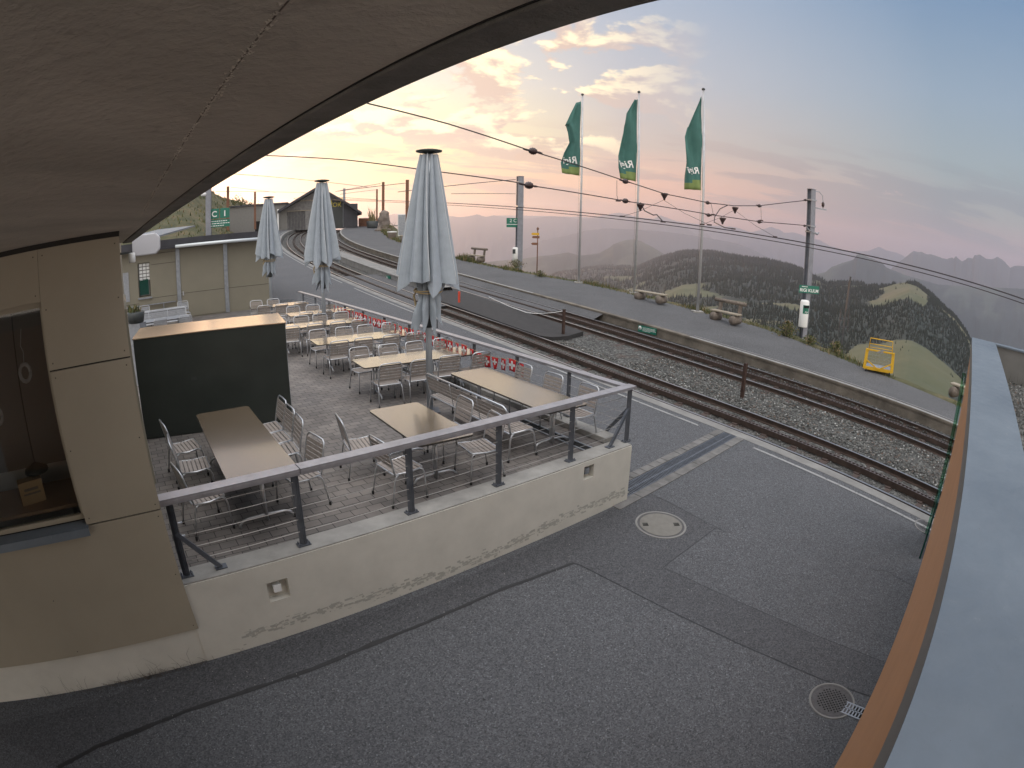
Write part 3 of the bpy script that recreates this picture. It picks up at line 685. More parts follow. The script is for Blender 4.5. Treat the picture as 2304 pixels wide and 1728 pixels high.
# wall built around two square niches
x0 = 0.0
for (ca, cz, s) in cuts:
    local_box(mb, x0, ca-s, 0, .22, -1.6, 0.002); local_box(mb, ca-s, ca+s, 0, .22, -1.6, cz-s); local_box(mb, ca-s, ca+s, 0, .22, cz+s, .002); local_box(mb, ca-s, ca+s, .11, .22, cz-s, cz+s); x0 = ca+s
local_box(mb, x0, Lw, 0, .22, -1.6, .002)
e2 = MB(); mb.build('wall', M_['render'], t, offset=(W0.x, W0.y, 0))
mb = MB(); c = W1+hd*2.9-wd*.11; mb.box((c.x, c.y, -.801), (5.8, .22, 1.6), math.atan2(hd.y, hd.x)); c = W1+hd*11.6-wd*.11; mb.box((c.x, c.y, -.401), (11.8, .22, .8), math.atan2(hd.y, hd.x))
mb.build('return_wall', M_['render'], t, offset=(W0.x, W0.y, 0))
mb = MB(); local_box(mb, 0, Lw, .012, .33, .003, .022); mb.build('ledge', M_['concrete'], t, offset=(W0.x, W0.y, 0))
for (ca, cz, s) in cuts:
    mb = MB(); local_box(mb, ca-.05, ca+.05, .03, .11, cz-.045, cz+.055); mb.build('wall_lamp', M_['white'] if s > .12 else M_['galv'], t, offset=(W0.x, W0.y, 0), bevel=.006)
# stains along the wall foot
mb = MB(); rr = random.Random(11)
for k in range(520):
    a = rr.uniform(.5, Lw-.05); p = W0+wd*a; h0 = Gz(p.x, p.y); w = rr.uniform(.01, .06)*(1+rr.random()); z = h0+.15+.05*math.sin(a*1.3)+rr.gauss(0, .04); hh = rr.uniform(.004, .035)
    local_box(mb, a, a+w, -.0012-k*2e-6, -.0003, z, z+hh)
mb.build('dirt_marks', mat('grey_algae_stain', (.36, .35, .31), .9), t, offset=(W0.x, W0.y, 0))
# kerb strip and steel trim at the far (track) side of the terrace
mb = MB()
for q0, q1, z1 in ((.02, .30, .10),):
    a = W1-wd*((q0+q1)/2)+hd*.35; mb.bar((a.x, a.y, z1/2+.0), (a.x+hd.x*16.6, a.y+hd.y*16.6, z1/2), q1-q0, z1)
tag(mb.build('terrace_kerb', M_['concrete'], bevel=.01), 'low concrete upstand along the track side of the terrace', 'kerb')
mb = MB()
for q, w in ((.62, .03), (.80, .03)):
    a = W1-wd*q+hd*.30; mb.bar((a.x, a.y, .010), (a.x+hd.x*7, a.y+hd.y*7, .010), w, .02)
a = W1-wd*.71+hd*.3; ch = MB().bar((a.x, a.y, .003), (a.x+hd.x*7, a.y+hd.y*7, .003), .14, .006)
t = thing('terrace_drain', 'narrow steel edged drain slot in the pavers near the handrail', 'drain', (a.x, a.y, 0)); mb.build('frame', M_['galv'], t, offset=(a.x, a.y, 0)); ch.build('slot', M_['hole'], t, offset=(a.x, a.y, 0))
# ================= railings =================
def V2(p, z): return Vector((p.x, p.y, z))
RT = 1.0
rt = thing('metal_railing', 'grey metal railing with steel cables standing on the cream wall in the foreground', 'railing', (W0.x, W0.y, 0), group='terrace railings')
of = (W0.x, W0.y, 0)
rin = .16                                   # centre line inset from the wall face
baseP = [onz(*p, 0) for p in ((421.8, 1299), (684.5, 1229.4), (925, 1155.7), (1121.2, 1094), (1279.4, 1038.6), (1404.4, 994.3))]
posts = [al(Vector((p.x, p.y, 0))) for p in baseP]
Rr = lambda a, q, z: (W0+wd*a+wnr*q)+Vector((0, 0, z))
def toprail(a0, a1, nm, lab=None):
    mb = MB(); A, B = Rr(a0, rin, RT-.03), Rr(a1, rin, RT-.03); mb.bar(A, B, .17, .05); mb.bar(Rr(a0, rin-.08, RT-.055), Rr(a1, rin-.08, RT-.055), .012, .05); mb.bar(Rr(a0, rin+.08, RT-.055), Rr(a1, rin+.08, RT-.055), .012, .05)
    return mb.build(nm, M_['galv_top'], rt, offset=of, bevel=.004)
pj = onV(672, 1035, Rr(0, rin-.08, 0), Rr(1, rin-.08, 0)); aj = al(Vector((pj.x, pj.y, 0)))
toprail(-.30, aj-.004, 'top_rail'); toprail(aj+.004, posts[4]+.12, 'top_rail'); 
mb = MB(); e1 = Rr(posts[4]+.128, rin, RT-.03); e2_ = Rr(Lw+.10, rin, RT-.03); mb.bar(e1, e2_, .17, .05); mb.build('top_rail', M_['galv_top'], rt, offset=of, bevel=.004)
for a in posts:
    mb = MB(); mb.bar(Rr(a, rin, .03), Rr(a, rin, RT-.05), .014, .055); mb.bar(Rr(a-.02, rin, .03), Rr(a-.02, rin, RT-.05), .008, .05); mb.bar(Rr(a+.02, rin, .03), Rr(a+.02, rin, RT-.05), .008, .05)
    p = mb.build('post', M_['post'], rt, offset=of)
    mb = MB(); c = Rr(a, rin, .03); mb.box(c, (.16, .10, .014), ang)
    for sx_ in (-.06, .06):
        for sy in (-.03, .03): q = Rr(a+sx_, rin+sy, .045); mb.lathe([(.009, -.01), (.009, .02), (.001, .022)], 6, 0, q)
    mb.build('base_plate', M_['post'], p, offset=of)
    o.matrix_parent_inverse = Matrix.Translation((-of[0], -of[1], 0))
for k in range(5):
    z = .20+k*.155; mb = MB(); P = [Rr(posts[0]+(Lw-.06-posts[0])*t/30, rin, z-.006*abs(math.sin(t*math.pi*5/30))) for t in range(31)]; mb.tube(P, .0045, 5); mb.build('cable', M_['cable'], rt, offset=of)
def brace(a0, z0, a1, z1, q=0.0):
    mb = MB(); mb.bar(Rr(a0, rin+q, z0), Rr(a1, rin+q*2.2, z1), .04, .05); mb.box(Rr(a1, rin+q*2.2, .03), (.14, .1, .014), ang); mb.build('brace', M_['post'], rt, offset=of)
brace(posts[0], .56, posts[0]+.42, .03); brace(posts[5], .60, posts[5]-.42, .03, .0)
mb = MB(); a_ = Rr(posts[5], rin, .6); c_ = a_+hd*.48; c_.z = .06; mb.bar(a_, c_, .04, .05); mb.box((c_.x, c_.y, .03), (.14, .1, .014), math.atan2(hd.y, hd.x)); mb.build('brace', M_['post'], rt, offset=of)
mb = MB()
for k in (1, 2): mb.tube([Rr(posts[0]+.01, rin, .20+k*.155+.155), Rr(posts[0]+.10, rin, .20+k*.155+.155)], .011, 8)
mb.build('turnbuckle', M_['alu'], rt, offset=of)
# far handrail along the tracks
ft = thing('metal_railing', 'long pale topped handrail on the track side of the terrace behind the pennants', 'railing', (WB.x, WB.y, 0), group='terrace railings')
of2 = (WB.x, WB.y, 0); HS = Rr(Lw-.02, rin, 0)
Hr = lambda a, z: HS+hd*a+Vector((0, 0, z))
LH = 17.0
mb = MB(); mb.bar(Hr(-.05, RT-.03), Hr(13.05, RT-.03), .15, .045); mb.build('top_rail', M_['galv_top'], ft, offset=of2, bevel=.004)
mb = MB(); mb.bar(Hr(13.09, RT-.03), Hr(LH, RT-.03), .15, .045); mb.build('top_rail', M_['galv_top'], ft, offset=of2, bevel=.004)
a = 1.40
while a < LH:
    mb = MB(); mb.bar(Hr(a, .0), Hr(a, RT-.05), .02, .07); mb.box(Hr(a, .11), (.14, .1, .014), math.atan2(hd.y, hd.x)); mb.build('post', M_['post'], ft, offset=of2); a += 1.51
for k in range(5):
    z = .22+k*.155; MB().tube([Hr(.1, z), Hr(6, z-.006), Hr(LH-.3, z)], .0035, 4).build('cable', M_['cable'], ft, offset=of2)
# ================= Swiss pennants =================
bt = thing('bunting', 'string of red pennants with white crosses hung along the handrail', 'bunting', (WB.x, WB.y, 0))
P = []; a = 2.66; i = 0; qn = wnr*0 - wd*.07
pen = []
mbc = MB(); cord = []
while a < 12.8:
    sag = .885 - .10*abs(math.sin((a-2.9)*math.pi/1.9))*(1 if a < 5 else .35)
    pen.append((a, sag)); a += .29 if a < 6 else .33
pen = [(a, z) for a, z in pen]
for a, z in [(2.5, .92)]+pen+[(13.2, .86)]: cord.append(Hr(a, z+.004)-wd*.09)
mbc.tube(cord, .004, 5).build('cord', M_['webbing'], bt, offset=of2)
for n_, (a, z) in enumerate(pen):
    w, h = .20, .25; tri = (n_ % 5 == 3); b = Hr(a, z)-wd*.09; wv = rnd.uniform(-.25, .25); sw = rnd.uniform(-.06, .06)
    ux = (hd*math.cos(wv)-wd*math.sin(wv)); dn = Vector((0, 0, -1))+wd*sw; nn = ux.cross(dn).normalized(); mb = MB()
    rows = []
    for r_ in range(6):
        v = r_/5; ww = w*(1-.75*v) if tri else w*(1-.08*v); rows.append([b+ux*(ww*(u-.5))+dn*(h*v)+nn*(.018*math.sin(u*5+n_)*v) for u in (0, .25, .5, .75, 1)])
    mb.grid(rows); pe = mb.build('pennant', M_['red'], bt, offset=of2)
    so_ = pe.modifiers.new('cloth', 'SOLIDIFY'); so_.thickness = .003
    mb = MB()
    for sgn in (1, -1):
        c = b+dn*(h*(.36 if tri else .48)); k = .06 if tri else .085
        for (aw, ah) in ((k*2, k*.6), (k*.6, k*2)):
            q = c+nn*(.012*sgn); mb.add([q+ux*(-aw/2)+dn*(-ah/2), q+ux*(aw/2)+dn*(-ah/2), q+ux*(aw/2)+dn*(ah/2), q+ux*(-aw/2)+dn*(ah/2)], [(0, 1, 2, 3)]); nn_ = nn*.0006*sgn; 
    mb.build('white_cross', M_['white'], pe, offset=of2)
# ================= furniture prototypes =================
def arc(c, r, a0, a1, n, pl):
    return [Vector(c)+Vector(pl[0])*(r*math.cos(a0+(a1-a0)*k/n))+Vector(pl[1])*(r*math.sin(a0+(a1-a0)*k/n)) for k in range(n+1)]
def make_chair(slat='slat'):
    # origin on the floor under the seat centre; the sitter looks towards +x
    t = thing('terrace_chair', '-', 'chair'); w = .235; tr = .0125
    mb = MB()
    for s in (-1, 1):
        pass
    # back hoop with uprights running down into the rear of the seat frame
    hoop = [(-.215, -w, .44), (-.25, -w, .60), (-.30, -w, .82), (-.315, -w+.05, .875), (-.318, 0, .885), (-.315, w-.05, .875), (-.30, w, .82), (-.25, w, .60), (-.215, w, .44)]
    hoop = [(-.215, -w, .44), (-.25, -w, .62), (-.29, -w, .80), (-.304, -w+.015, .852), (-.312, -w+.055, .880), (-.314, 0, .884), (-.312, w-.055, .880), (-.304, w-.015, .852), (-.29, w, .80), (-.25, w, .62), (-.215, w, .44)]
    mb.tube(hoop, tr, 8)
    mb.build('back_frame', M_['alu'], t)
    mb = MB()
    mb.tube([(-.215, -w, .44), (0, -w, .425), (.20, -w, .445), (.215, -w+.03, .445), (.215, w-.03, .445), (.20, w, .445), (0, w, .425), (-.215, w, .44), (-.225, w-.03, .44), (-.225, -w+.03, .44), (-.215, -w, .44)], tr, 8); mb.build('seat_frame', M_['alu'], t)
    for sx_, sy in ((1, -1), (1, 1), (-1, -1), (-1, 1)):
        mb = MB()
        if sx_ > 0: pts = [(.16, sy*w, .442), (.205, sy*(w+.008), .42), (.225, sy*(w+.012), .36), (.245, sy*(w+.03), .02)]
        else: pts = [(-.16, sy*w, .432), (-.20, sy*(w+.008), .41), (-.225, sy*(w+.012), .35), (-.285, sy*(w+.03), .02)]
        l = mb.tube(pts, tr, 8).build('leg', M_['alu'], t)
        q = pts[-1]; MB().lathe([(.016, -.022), (.018, 0), (.017, .03), (.012, .032)], 8, 0, q).build('rubber_foot', M_['foot'], l)
    mb = MB()
    for k in range(7):
        x = -.185+k*.062; z = .449-.016*math.sin((k+.5)/7*math.pi); mb.box((x, 0, z), (.05, 2*w-.012, .012))
    mb.build('seat', M_[slat], t, bevel=.003)
    mb = MB()
    for k in range(5):
        z = .555+k*.062; x = -.238-(z-.555)*.20
        M = Matrix.Rotation(R(-12), 3, 'Y'); mb.box((x, 0, z), (.010, 2*w-.02, .05), M=M)
    mb.build('backrest', M_[slat], t, bevel=.003)
    return t
def rounded(L, W, r, n=5):
    P = []
    for cx, cy, a in ((L/2-r, W/2-r, 0), (-L/2+r, W/2-r, 90), (-L/2+r, -W/2+r, 180), (L/2-r, -W/2+r, 270)):
        for k in range(n+1): P.append((cx+r*math.cos(R(a+90*k/n)), cy+r*math.sin(R(a+90*k/n))))
    return P
def make_table(L, W, label, loc, rz, group='tan terrace tables', top='top'):
    t = thing('terrace_table', label, 'table', loc, rz, group)
    mb = MB().prism(rounded(L, W, .07), .715, .738); mb.prism(rounded(L-.004, W-.004, .07), .7385, .741)
    for k in range(len(mb.mi)): mb.mi[k] = 1 if k < 2+24 else 0
    mb.build('tabletop', [M_[top], M_['topedge']], t)
    mb = MB(); mb.box((0, W*.32, .695), (L-.5, .04, .035)); mb.box((0, -W*.32, .695), (L-.5, .04, .035)); mb.build('apron', M_['alu'], t)
    for s in (-1, 1):
        x = s*(L/2-.38)
        mb = MB(); mb.tube([(x-.035, 0, .05), (x-.035, 0, .70)], .022, 10); mb.tube([(x+.035, 0, .05), (x+.035, 0, .70)], .022, 10); mb.box((x, 0, .69), (.14, W*.7, .025)); mb.build('leg', M_['alu'], t)
        hw = W*.40; mb = MB(); mb.tube([(x, -hw, .012), (x, -hw+.005, .05), (x, -hw+.05, .095), (x, -hw+.12, .115), (x, 0, .125), (x, hw-.12, .115), (x, hw-.05, .095), (x, hw-.005, .05), (x, hw, .012)], .017, 8)
        f = mb.build('foot', M_['alu'], t)
    return t
def make_bench(L, label, loc, rz, slat='slat', group='slatted benches with backs'):
    t = thing('slatted_bench', label, 'bench', loc, rz, group); w = L/2; mb = MB()
    mb.tube([(-.215, -w, .44), (-.25, -w, .62), (-.29, -w, .80), (-.304, -w+.02, .845), (-.312, -w+.07, .875), (-.314, 0, .878), (-.312, w-.07, .875), (-.304, w-.02, .845), (-.29, w, .80), (-.25, w, .62), (-.215, w, .44)], .017, 8)
    for k in (-1, 1): mb.tube([(-.215, k*L*.17, .44), (-.302, k*L*.17, .87)], .009, 6)
    mb.build('back_frame', M_['alu'], t)
    mb = MB().tube([(-.215, -w, .44), (.20, -w, .445), (.225, -w+.03, .445), (.225, w-.03, .445), (.20, w, .445), (-.215, w, .44), (-.225, w-.03, .44), (-.225, -w+.03, .44), (-.215, -w, .44)], .015, 8); mb.build('seat_frame', M_['alu'], t)
    for sx_, sy in ((1, -1), (1, 1), (-1, -1), (-1, 1)):
        pts = [(sx_*.15, sy*w, .44), (sx_*.20, sy*(w+.008), .41), (sx_*.225, sy*(w+.012), .35), (sx_*.27, sy*(w+.03), .02)]
        l = MB().tube(pts, .015, 8).build('leg', M_['alu'], t); MB().lathe([(.018, -.022), (.02, 0), (.018, .03), (.012, .032)], 8, 0, pts[-1]).build('rubber_foot', M_['foot'], l)
    mb = MB()
    for k in range(7): mb.box((-.185+k*.062, 0, .452), (.05, L-.015, .012))
    mb.build('seat', M_[slat], t, bevel=.003); mb = MB()
    for k in range(4):
        z = .60+k*.062; mb.box((-.247-(z-.60)*.2, 0, z), (.010, L-.02, .056), M=Matrix.Rotation(R(-12), 3, 'Y'))
    mb.build('backrest', M_[slat], t, bevel=.003)
    return t
chair0 = make_chair(); index_kids(); used = [False]
chairG = make_chair('slatgrey'); index_kids(); usedG = [False]
def chair(x, y, face, label, group, grey=False, rnd_=True):
    src, fl = (chairG, usedG) if grey else (chair0, used)
    c = src if not fl[0] else copy_tree(src); fl[0] = True
    j = rnd.uniform(-.05, .05) if rnd_ else 0
    c.location = (x, y, 0); c.rotation_euler = (0, 0, face+j); c['label'] = label; c['group'] = group; return c
ordn = ['first', 'second', 'third', 'fourth', 'fifth']
def table_set(center, L, W, ang_deg, label, sides, nm, endnm, group, seats=None):
    """sides: dict side(+1/-1 along local y) -> list of (x along table, extra distance, turn)"""
    a = R(ang_deg); make_table(L, W, label, (center[0], center[1], 0), a)
    for side, lst in sides.items():
        for k, (x, d, turn) in enumerate(lst):
            dx, dy = rot2(x, side*(W/2+d), a)
            chair(center[0]+dx, center[1]+dy, a+(-math.pi/2 if side > 0 else math.pi/2)+R(turn),
                  f"{ordn[k]} chair from {endnm[side]}, {nm[side]}", group)
# T1: under the cladding corner, beside the green counter. local +x runs towards the camera, +y is the right side (away)
table_set((-3.69, 6.98), 3.05, .90, -53, 'long tan table beside the dark green counter, nearest the beige building corner',
    {1: [(-1.15, .20, 0), (-.62, .18, 0), (-.10, .16, 0), (.85, .12, 8)], -1: [(-.98, .30, 6), (-.15, .26, -3), (.88, .28, 14)]},
    {1: 'right side of the table by the green counter', -1: 'building side of the table by the green counter'},
    {1: 'the counter', -1: 'the counter'}, 'chairs at the table beside the counter')
table_set((-1.33, 7.94), 1.74, .84, -54.5, 'short tan table in the foreground, left of the slatted bench and closest to the railing',
    {1: [(-.25, .22, 0), (.62, .20, -6)], -1: [(-.35, .34, -8), (.66, .20, 6)]},
    {1: 'bench side of the short foreground table', -1: 'left side of the short foreground table'},
    {1: 'the parasol pole', -1: 'the parasol pole'}, 'chairs at the short foreground table')
table_set((.02, 9.84), 2.88, .84, -53.3, 'long tan table in front of the bench, nearest the railing corner',
    {1: [(-.78, .13, 0), (.10, .13, 0), (.98, .15, 0)]},
    {1: 'track side of the railing corner table', -1: 'bench side of the railing corner table'},
    {1: 'the pennants', -1: 'the railing corner'}, 'chairs at the table by the railing corner')
bx, by = rot2(-.02, -(.42+.30), R(-53.3)); make_bench(2.45, 'long slatted bench with brown back standing along the table by the railing corner', (.02+bx, 9.84+by, 0), R(-53.3+90))
# long rows across the terrace
def row(fl, n_near, n_far, which, L=2.66, W=.86, deg=33.5, sp=.66, off0=.42):
    a = R(deg); cx, cy = fl[0]+math.cos(a)*L/2-math.sin(a)*W/2, fl[1]+math.sin(a)*L/2+math.cos(a)*W/2
    table_set((cx, cy), L, W, deg, which[0], {-1: [(-L/2+off0+k*sp-.02, .10+rnd.uniform(0, .08), rnd.uniform(-7, 7)) for k in range(n_near)], 1: [(-L/2+off0+k*sp-.05, .12+rnd.uniform(0, .06), rnd.uniform(-7, 7)) for k in range(n_far)]},
        {-1: 'near side of '+which[1], 1: 'far side of '+which[1]}, {-1: 'left', 1: 'left'}, 'chairs at '+which[1])
row((-2.90, 11.04), 4, 4, ('tan table running crosswise right behind the nearest parasol pole', 'the table behind the nearest parasol'))
row((-4.60, 13.21), 4, 4, ('tan crosswise table in the second row, just in front of the middle parasol', 'the table in front of the middle parasol'))
row((-6.55, 15.20), 4, 4, ('tan crosswise table in the third row, right behind the middle parasol', 'the table behind the middle parasol'))
row((-7.05, 17.70), 3, 3, ('tan crosswise table in the fourth row, two rows behind the middle parasol', 'the fourth crosswise table'), L=2.2)
row((-9.3, 19.5), 3, 2, ('last tan crosswise table, farthest back beside the thin parasol pole', 'the last crosswise table'), L=2.2)
# ================= counter =================
M_['galvdark'] = mat('worn_green_steel', (.04, .046, .042), .5)
F1 = onz(641.5, 725, 1.85); F0 = onz(298.8, 763, 1.85); Bk = onz(613.5, 706, 1.85)
fd = (F1-F0).normalized(); dd = Vector((-fd.y, fd.x, 0)); Lc = (F1-F0).length; Wc = (Bk-F1).dot(dd)
an = math.atan2(fd.y, fd.x); cc = (F0+F1)/2+dd*(Wc/2)
t = thing('serving_counter', 'tall dark green steel counter block with a shiny peach reflecting top', 'counter', (cc.x, cc.y, 0), an)
MB().box((0, 0, .92), (Lc, Wc, 1.82)).build('cabinet', M_['green'], t, bevel=.008)
MB().box((-Lc*.12, -Wc/2-.002, 1.02), (.10, .003, .06)).build('worn_mark', M_['galvdark'], t)
MB().box((Lc/2-.02, -Wc/2-.01, .06), (.08, .03, .05)).build('foot_bracket', M_['galv'], t)
MB().box((0, 0, 1.843), (Lc+.03, Wc+.03, .022)).build('top', M_['lid'], t, bevel=.004)
MB().box((0, 0, .02), (Lc-.08, Wc-.08, .04)).build('plinth', M_['dark'], t)
MB().box((Lc/2+.004, 0, .92), (.006, Wc-.02, 1.80)).build('end_panel', M_['galv'], t)
# ================= parasols =================
M_['piping'] = mat('white_canvas_piping', (.55, .57, .58), .8)
M_['parpole'] = mat('pale_grey_powder_coat', (.40, .43, .46), .5, metal=.2)
def parasol(base, sc, label, seed):
    rr = random.Random(seed); t = thing('closed_parasol', label, 'parasol', (base.x, base.y, 0), rr.uniform(0, 1), 'closed parasols on the terrace')
    H = 4.88*sc
    mb = MB(); n = 8; mb.tube([(0, 0, .0), (0, 0, H-.15)], .062, 10); mb.build('pole', M_['parpole'], t)
    MB().box((0, 0, .012), (.36, .36, .022)).build('base_plate', M_['post'], t)
    MB().lathe([(.07, 0), (.085, .02), (.085, .26), (.07, .28)], 16, 0, (0, 0, 1.62)).build('crank_housing', M_['dark'], t)
    mb = MB(); mb.tube([(.08, 0, 1.75), (.16, 0, 1.75), (.16, 0, 1.6)], .009, 6); mb.build('crank_handle', M_['dark'], t)
    MB().lathe([(.02, -.09), (.20, -.055), (.235, -.045), (.24, -.02), (.15, 0), (.02, .012)], 24, 0, (0, 0, H)).build('top_cap', M_['green'], t)
    mb = MB()
    for k in range(8):
        a = k*math.pi/4; mb.tube([(.07*math.cos(a), .07*math.sin(a), 2.1*sc), (.16*math.cos(a), .16*math.sin(a), H-.10)], .013, 5)
    mb.build('ribs', M_['alu'], t)
    # folded canopy: eight deep folds, each hanging a little differently
    nf = 12; K = 8; hang = [rr.uniform(-.16, .24) for _ in range(nf)]; amp = [rr.uniform(.75, 1.15) for _ in range(nf)]; rows = []
    zt = H-.10; zb = 2.46*sc
    for i in range(29):
        v = i/28; row_ = []
        for k in range(nf*K+1):
            f = (k//K) % nf; u = (k % K)/K
            if k == nf*K: f = 0; u = 0
            th = 2*math.pi*k/(nf*K)
            s = max(0, 1-abs(2*u-1))                          # sharp pleat: 0 at the inner crease, 1 at the outer edge
            rout = .165+(.58*sc-.165)*v**.92; rin_ = .115+.24*v
            z = zt-(zt-zb+hang[f]*s*v)*v
            skew = .55*(u-.5)*v*(1 if f % 2 else -1)*.5+.22*v*s*(1 if f % 3 else -1)
            r = rin_+(rout*(.84+.16*amp[f])-rin_)*s
            r *= 1+.010*math.sin(5*v+f*2)
            row_.append((r*math.cos(th+skew), r*math.sin(th+skew), z))
        rows.append(row_)
    mb = MB()
    for f in range(0, nf, 2):
        k = f*K+K//2; mb.tube([Vector(rows[i][k])*1.004 for i in range(0, 29, 2)], .008, 4)
    mb.build('seam_piping', M_['piping'], t)
    cn = MB().grid(rows, sm=False).build('canopy', M_['canvas'], t); m_ = cn.modifiers.new('cloth', 'SOLIDIFY'); m_.thickness = .006
    # gathered lower part held by a strap, tips hanging free
    rows = []; hang = [rr.uniform(0, .36) for _ in range(8)]; nf = 8; K = 8
    for i in range(19):
        v = i/18; row_ = []
        for k in range(nf*K+1):
            th = 2*math.pi*k/(nf*K); f = (k//K) % nf; u = (k % K)/K
            if k == nf*K: f = 0; u = 0
            s = 1-abs(2*u-1); pinch = 1-.32*math.exp(-((v-.42)/.12)**2)
            flare = (.22+.05*math.sin(5*v+f)+.07*max(0, v-.5)*(1+.8*((f*3) % 4-1.5)))*pinch; inner = .13*(1-.2*v)
            r = inner+(flare+.05-inner)*s; z = 2.62*sc-(.70+hang[f]*s)*v*sc-.12*s*v
            row_.append((r*math.cos(th), r*math.sin(th), z))
        rows.append(row_)
    vl = MB().grid(rows, sm=False).build('canopy_hem', M_['canvas'], t); m_ = vl.modifiers.new('cloth', 'SOLIDIFY'); m_.thickness = .005
    mb = MB()
    for dz, ph in ((0, 0), (.035, 1)):
        mb.tube([((.262+.012*math.sin(3*a*.5236))*math.cos(a*.5236), (.262+.012*math.sin(3*a*.5236))*math.sin(a*.5236), 2.30*sc+dz+.03*math.sin(a*.5236+ph)) for a in range(13)], .014, 6)
    mb.tube([(-.2, .08, 2.31*sc), (-.26, .1, 2.2*sc), (-.22, .11, 2.02*sc), (-.17, .1, 1.88*sc)], [.016, .02, .022, .008], 6)
    mb.build('strap', M_['webbing'], t)
    return t
u1 = onz(968, 925, 0); u2 = onz(732, 766, 0); u3 = onz(612, 713, 0)
parasol(u1, 1.0, 'closed pale grey parasol nearest the camera, tallest of the three', 3)
parasol(u2, 1.02, 'closed pale grey parasol in the middle of the three, in front of the wooden shed', 5)
parasol(u3, 1.0, 'closed pale grey parasol farthest back at the end of the beige annex', 9)
# ================= annex building =================
A1 = onz(514, 702.5, 0); A2 = onz(602.6, 691.7, 0); ad_ = (A2-A1).normalized(); an_ = Vector((-ad_.y, ad_.x, 0)); aa = math.atan2(ad_.y, ad_.x)
A0 = A1-ad_*9.5; A3 = A2+ad_*.35
t = thing('annex_building', 'low olive beige panelled annex with sliding doors and a metal gutter behind the terrace', 'building', (A1.x, A1.y, 0)); of3 = (A1.x, A1.y, 0)
def abox(mb, a0, a1, q0, q1, z0, z1, mi=0):
    c = A1+ad_*((a0+a1)/2)+an_*((q0+q1)/2); return mb.box((c.x, c.y, (z0+z1)/2), (a1-a0, q1-q0, z1-z0), aa, mi)
def aal(px, py):
    p = onV(px, py, A1, A2); return (p-A1).dot(ad_), p.z
e0, e1 = -9.5, aal(608, 690)[0]
sA, sz = aal(405, 640)[0], 0
wl_, wz1 = aal(309, 667); wr_, wz0 = aal(340, 570)
w0, w1, z0_, z1_ = aal(313, 667)[0], aal(340, 667)[0], aal(325, 668)[1], 2.62
mb = MB(); abox(mb, e0, w0, 0, 6, -.5, 3.1); abox(mb, w0, w1, 0, 6, -.5, z0_); abox(mb, w0, w1, 0, 6, z1_, 3.1); abox(mb, w1, e1, 0, 6, -.5, 3.1); abox(mb, w0, w1, .3, 6, z0_, z1_)
mb.build('wall', M_['clad2'], t, offset=of3)
mb = MB(); ww = MB(); abox(ww, w0+.03, w1-.03, .12, .14, z0_+.05, z1_-.03); ww.build('window', M_['parapet'], t, offset=of3)
abox(mb, w0-.05, w1+.05, -.07, .02, z0_-.09, z0_-.02); mb.build('window_sill', M_['galv'], t, offset=of3)
mb = MB(); abox(mb, w0+.05, w1-.08, .10, .118, z0_+.08, z0_+.75); mb.build('window_pane', M_['glassedge'], t, offset=of3)
mb = MB()
for k in range(3):
    for j in range(5): abox(mb, w0+.08+k*.17, w0+.22+k*.17, .10, .117, z1_-.75+j*.15, z1_-.64+j*.15)
mb.build('price_card', M_['white'], t, offset=of3)
dl, dr_ = aal(400, 600)[0], aal(508, 620)[0]; dtop = aal(500, 549)[1]
mb = MB(); abox(mb, dl+.10, dr_-.09, -.03, -.004, .06, dtop-.05); dd_ = mb.build('sliding_door', M_['clad2'], t, offset=of3) 
mb = MB(); abox(mb, dl+.16, dl+.22, -.07, -.03, 1.0, 1.18); h = mb.build('door_handle', M_['alu'], dd_, offset=of3)
for a in (dl, dr_): 
    mb = MB(); abox(mb, a-.09, a+.09, -.075, -.003, .02, dtop); mb.build('door_post', M_['galv'], t, offset=of3)
mb = MB(); jz = aal(450, 655)[1]
for a0, a1, z in ((dr_+.1, e1, aal(540, 645)[1]), (dr_+.1, e1, dtop+.02), (dl+.1, dr_-.1, jz), (w1+.05, dl-.1, aal(370, 667)[1]), (w1+.05, dl-.1, aal(370, 592)[1]), (w1+.05, dl-.1, dtop-.1), (e0, w0-.02, .9)): abox(mb, a0, a1, -.034 if (a0, a1) == (dl+.1, dr_-.1) else -.004, .0 if (a0, a1) != (dl+.1, dr_-.1) else -.025, z-.008, z+.008)
for a in (dr_-.02, dl-.02): abox(mb, a-.006, a+.006, -.004, 0, dtop+.02, 3.1)
mb.build('panel_joint', M_['joint'], t, offset=of3)
mb = MB(); abox(mb, dl+1.35, dr_-.12, -.0345, -.03, 1.98, 1.995); abox(mb, dl+.1, dr_-.1, -.04, -.03, dtop-.04, dtop-.02); mb.build('door_trim', M_['clad2'], t, offset=of3)
mb = MB(); abox(mb, e0, e1+.35, -.45, 6.3, 3.10, 3.16); abox(mb, e0, e1+.35, -.40, 6.2, 3.165, 3.50); mb.build('roof', M_['roof'], t, offset=of3)
mb = MB(); gz = 3.16; g0 = aal(391, 536)[0]; c0 = A1+ad_*g0-an_*.53; c1_ = A1+ad_*(e1+.35)-an_*.53; mb.tube([(c0.x, c0.y, gz), (c1_.x, c1_.y, gz)], .075, 10); mb.build('gutter', mat('bright_zinc', (.62, .66, .68), .4, metal=.3), t, offset=of3)
mb = MB(); abox(mb, e0, dl-.2, -.12, -.04, .78, .82); abox(mb, w1+.55, w1+.58, -.12, -.04, .3, .8); mb.build('pipe', M_['galv'], t, offset=of3)
mb = MB(); abox(mb, w0-1.0, w0-.45, -.03, 0, 1.05, 2.3); mb.build('notice_panel', M_['slatgrey'], t, offset=of3)
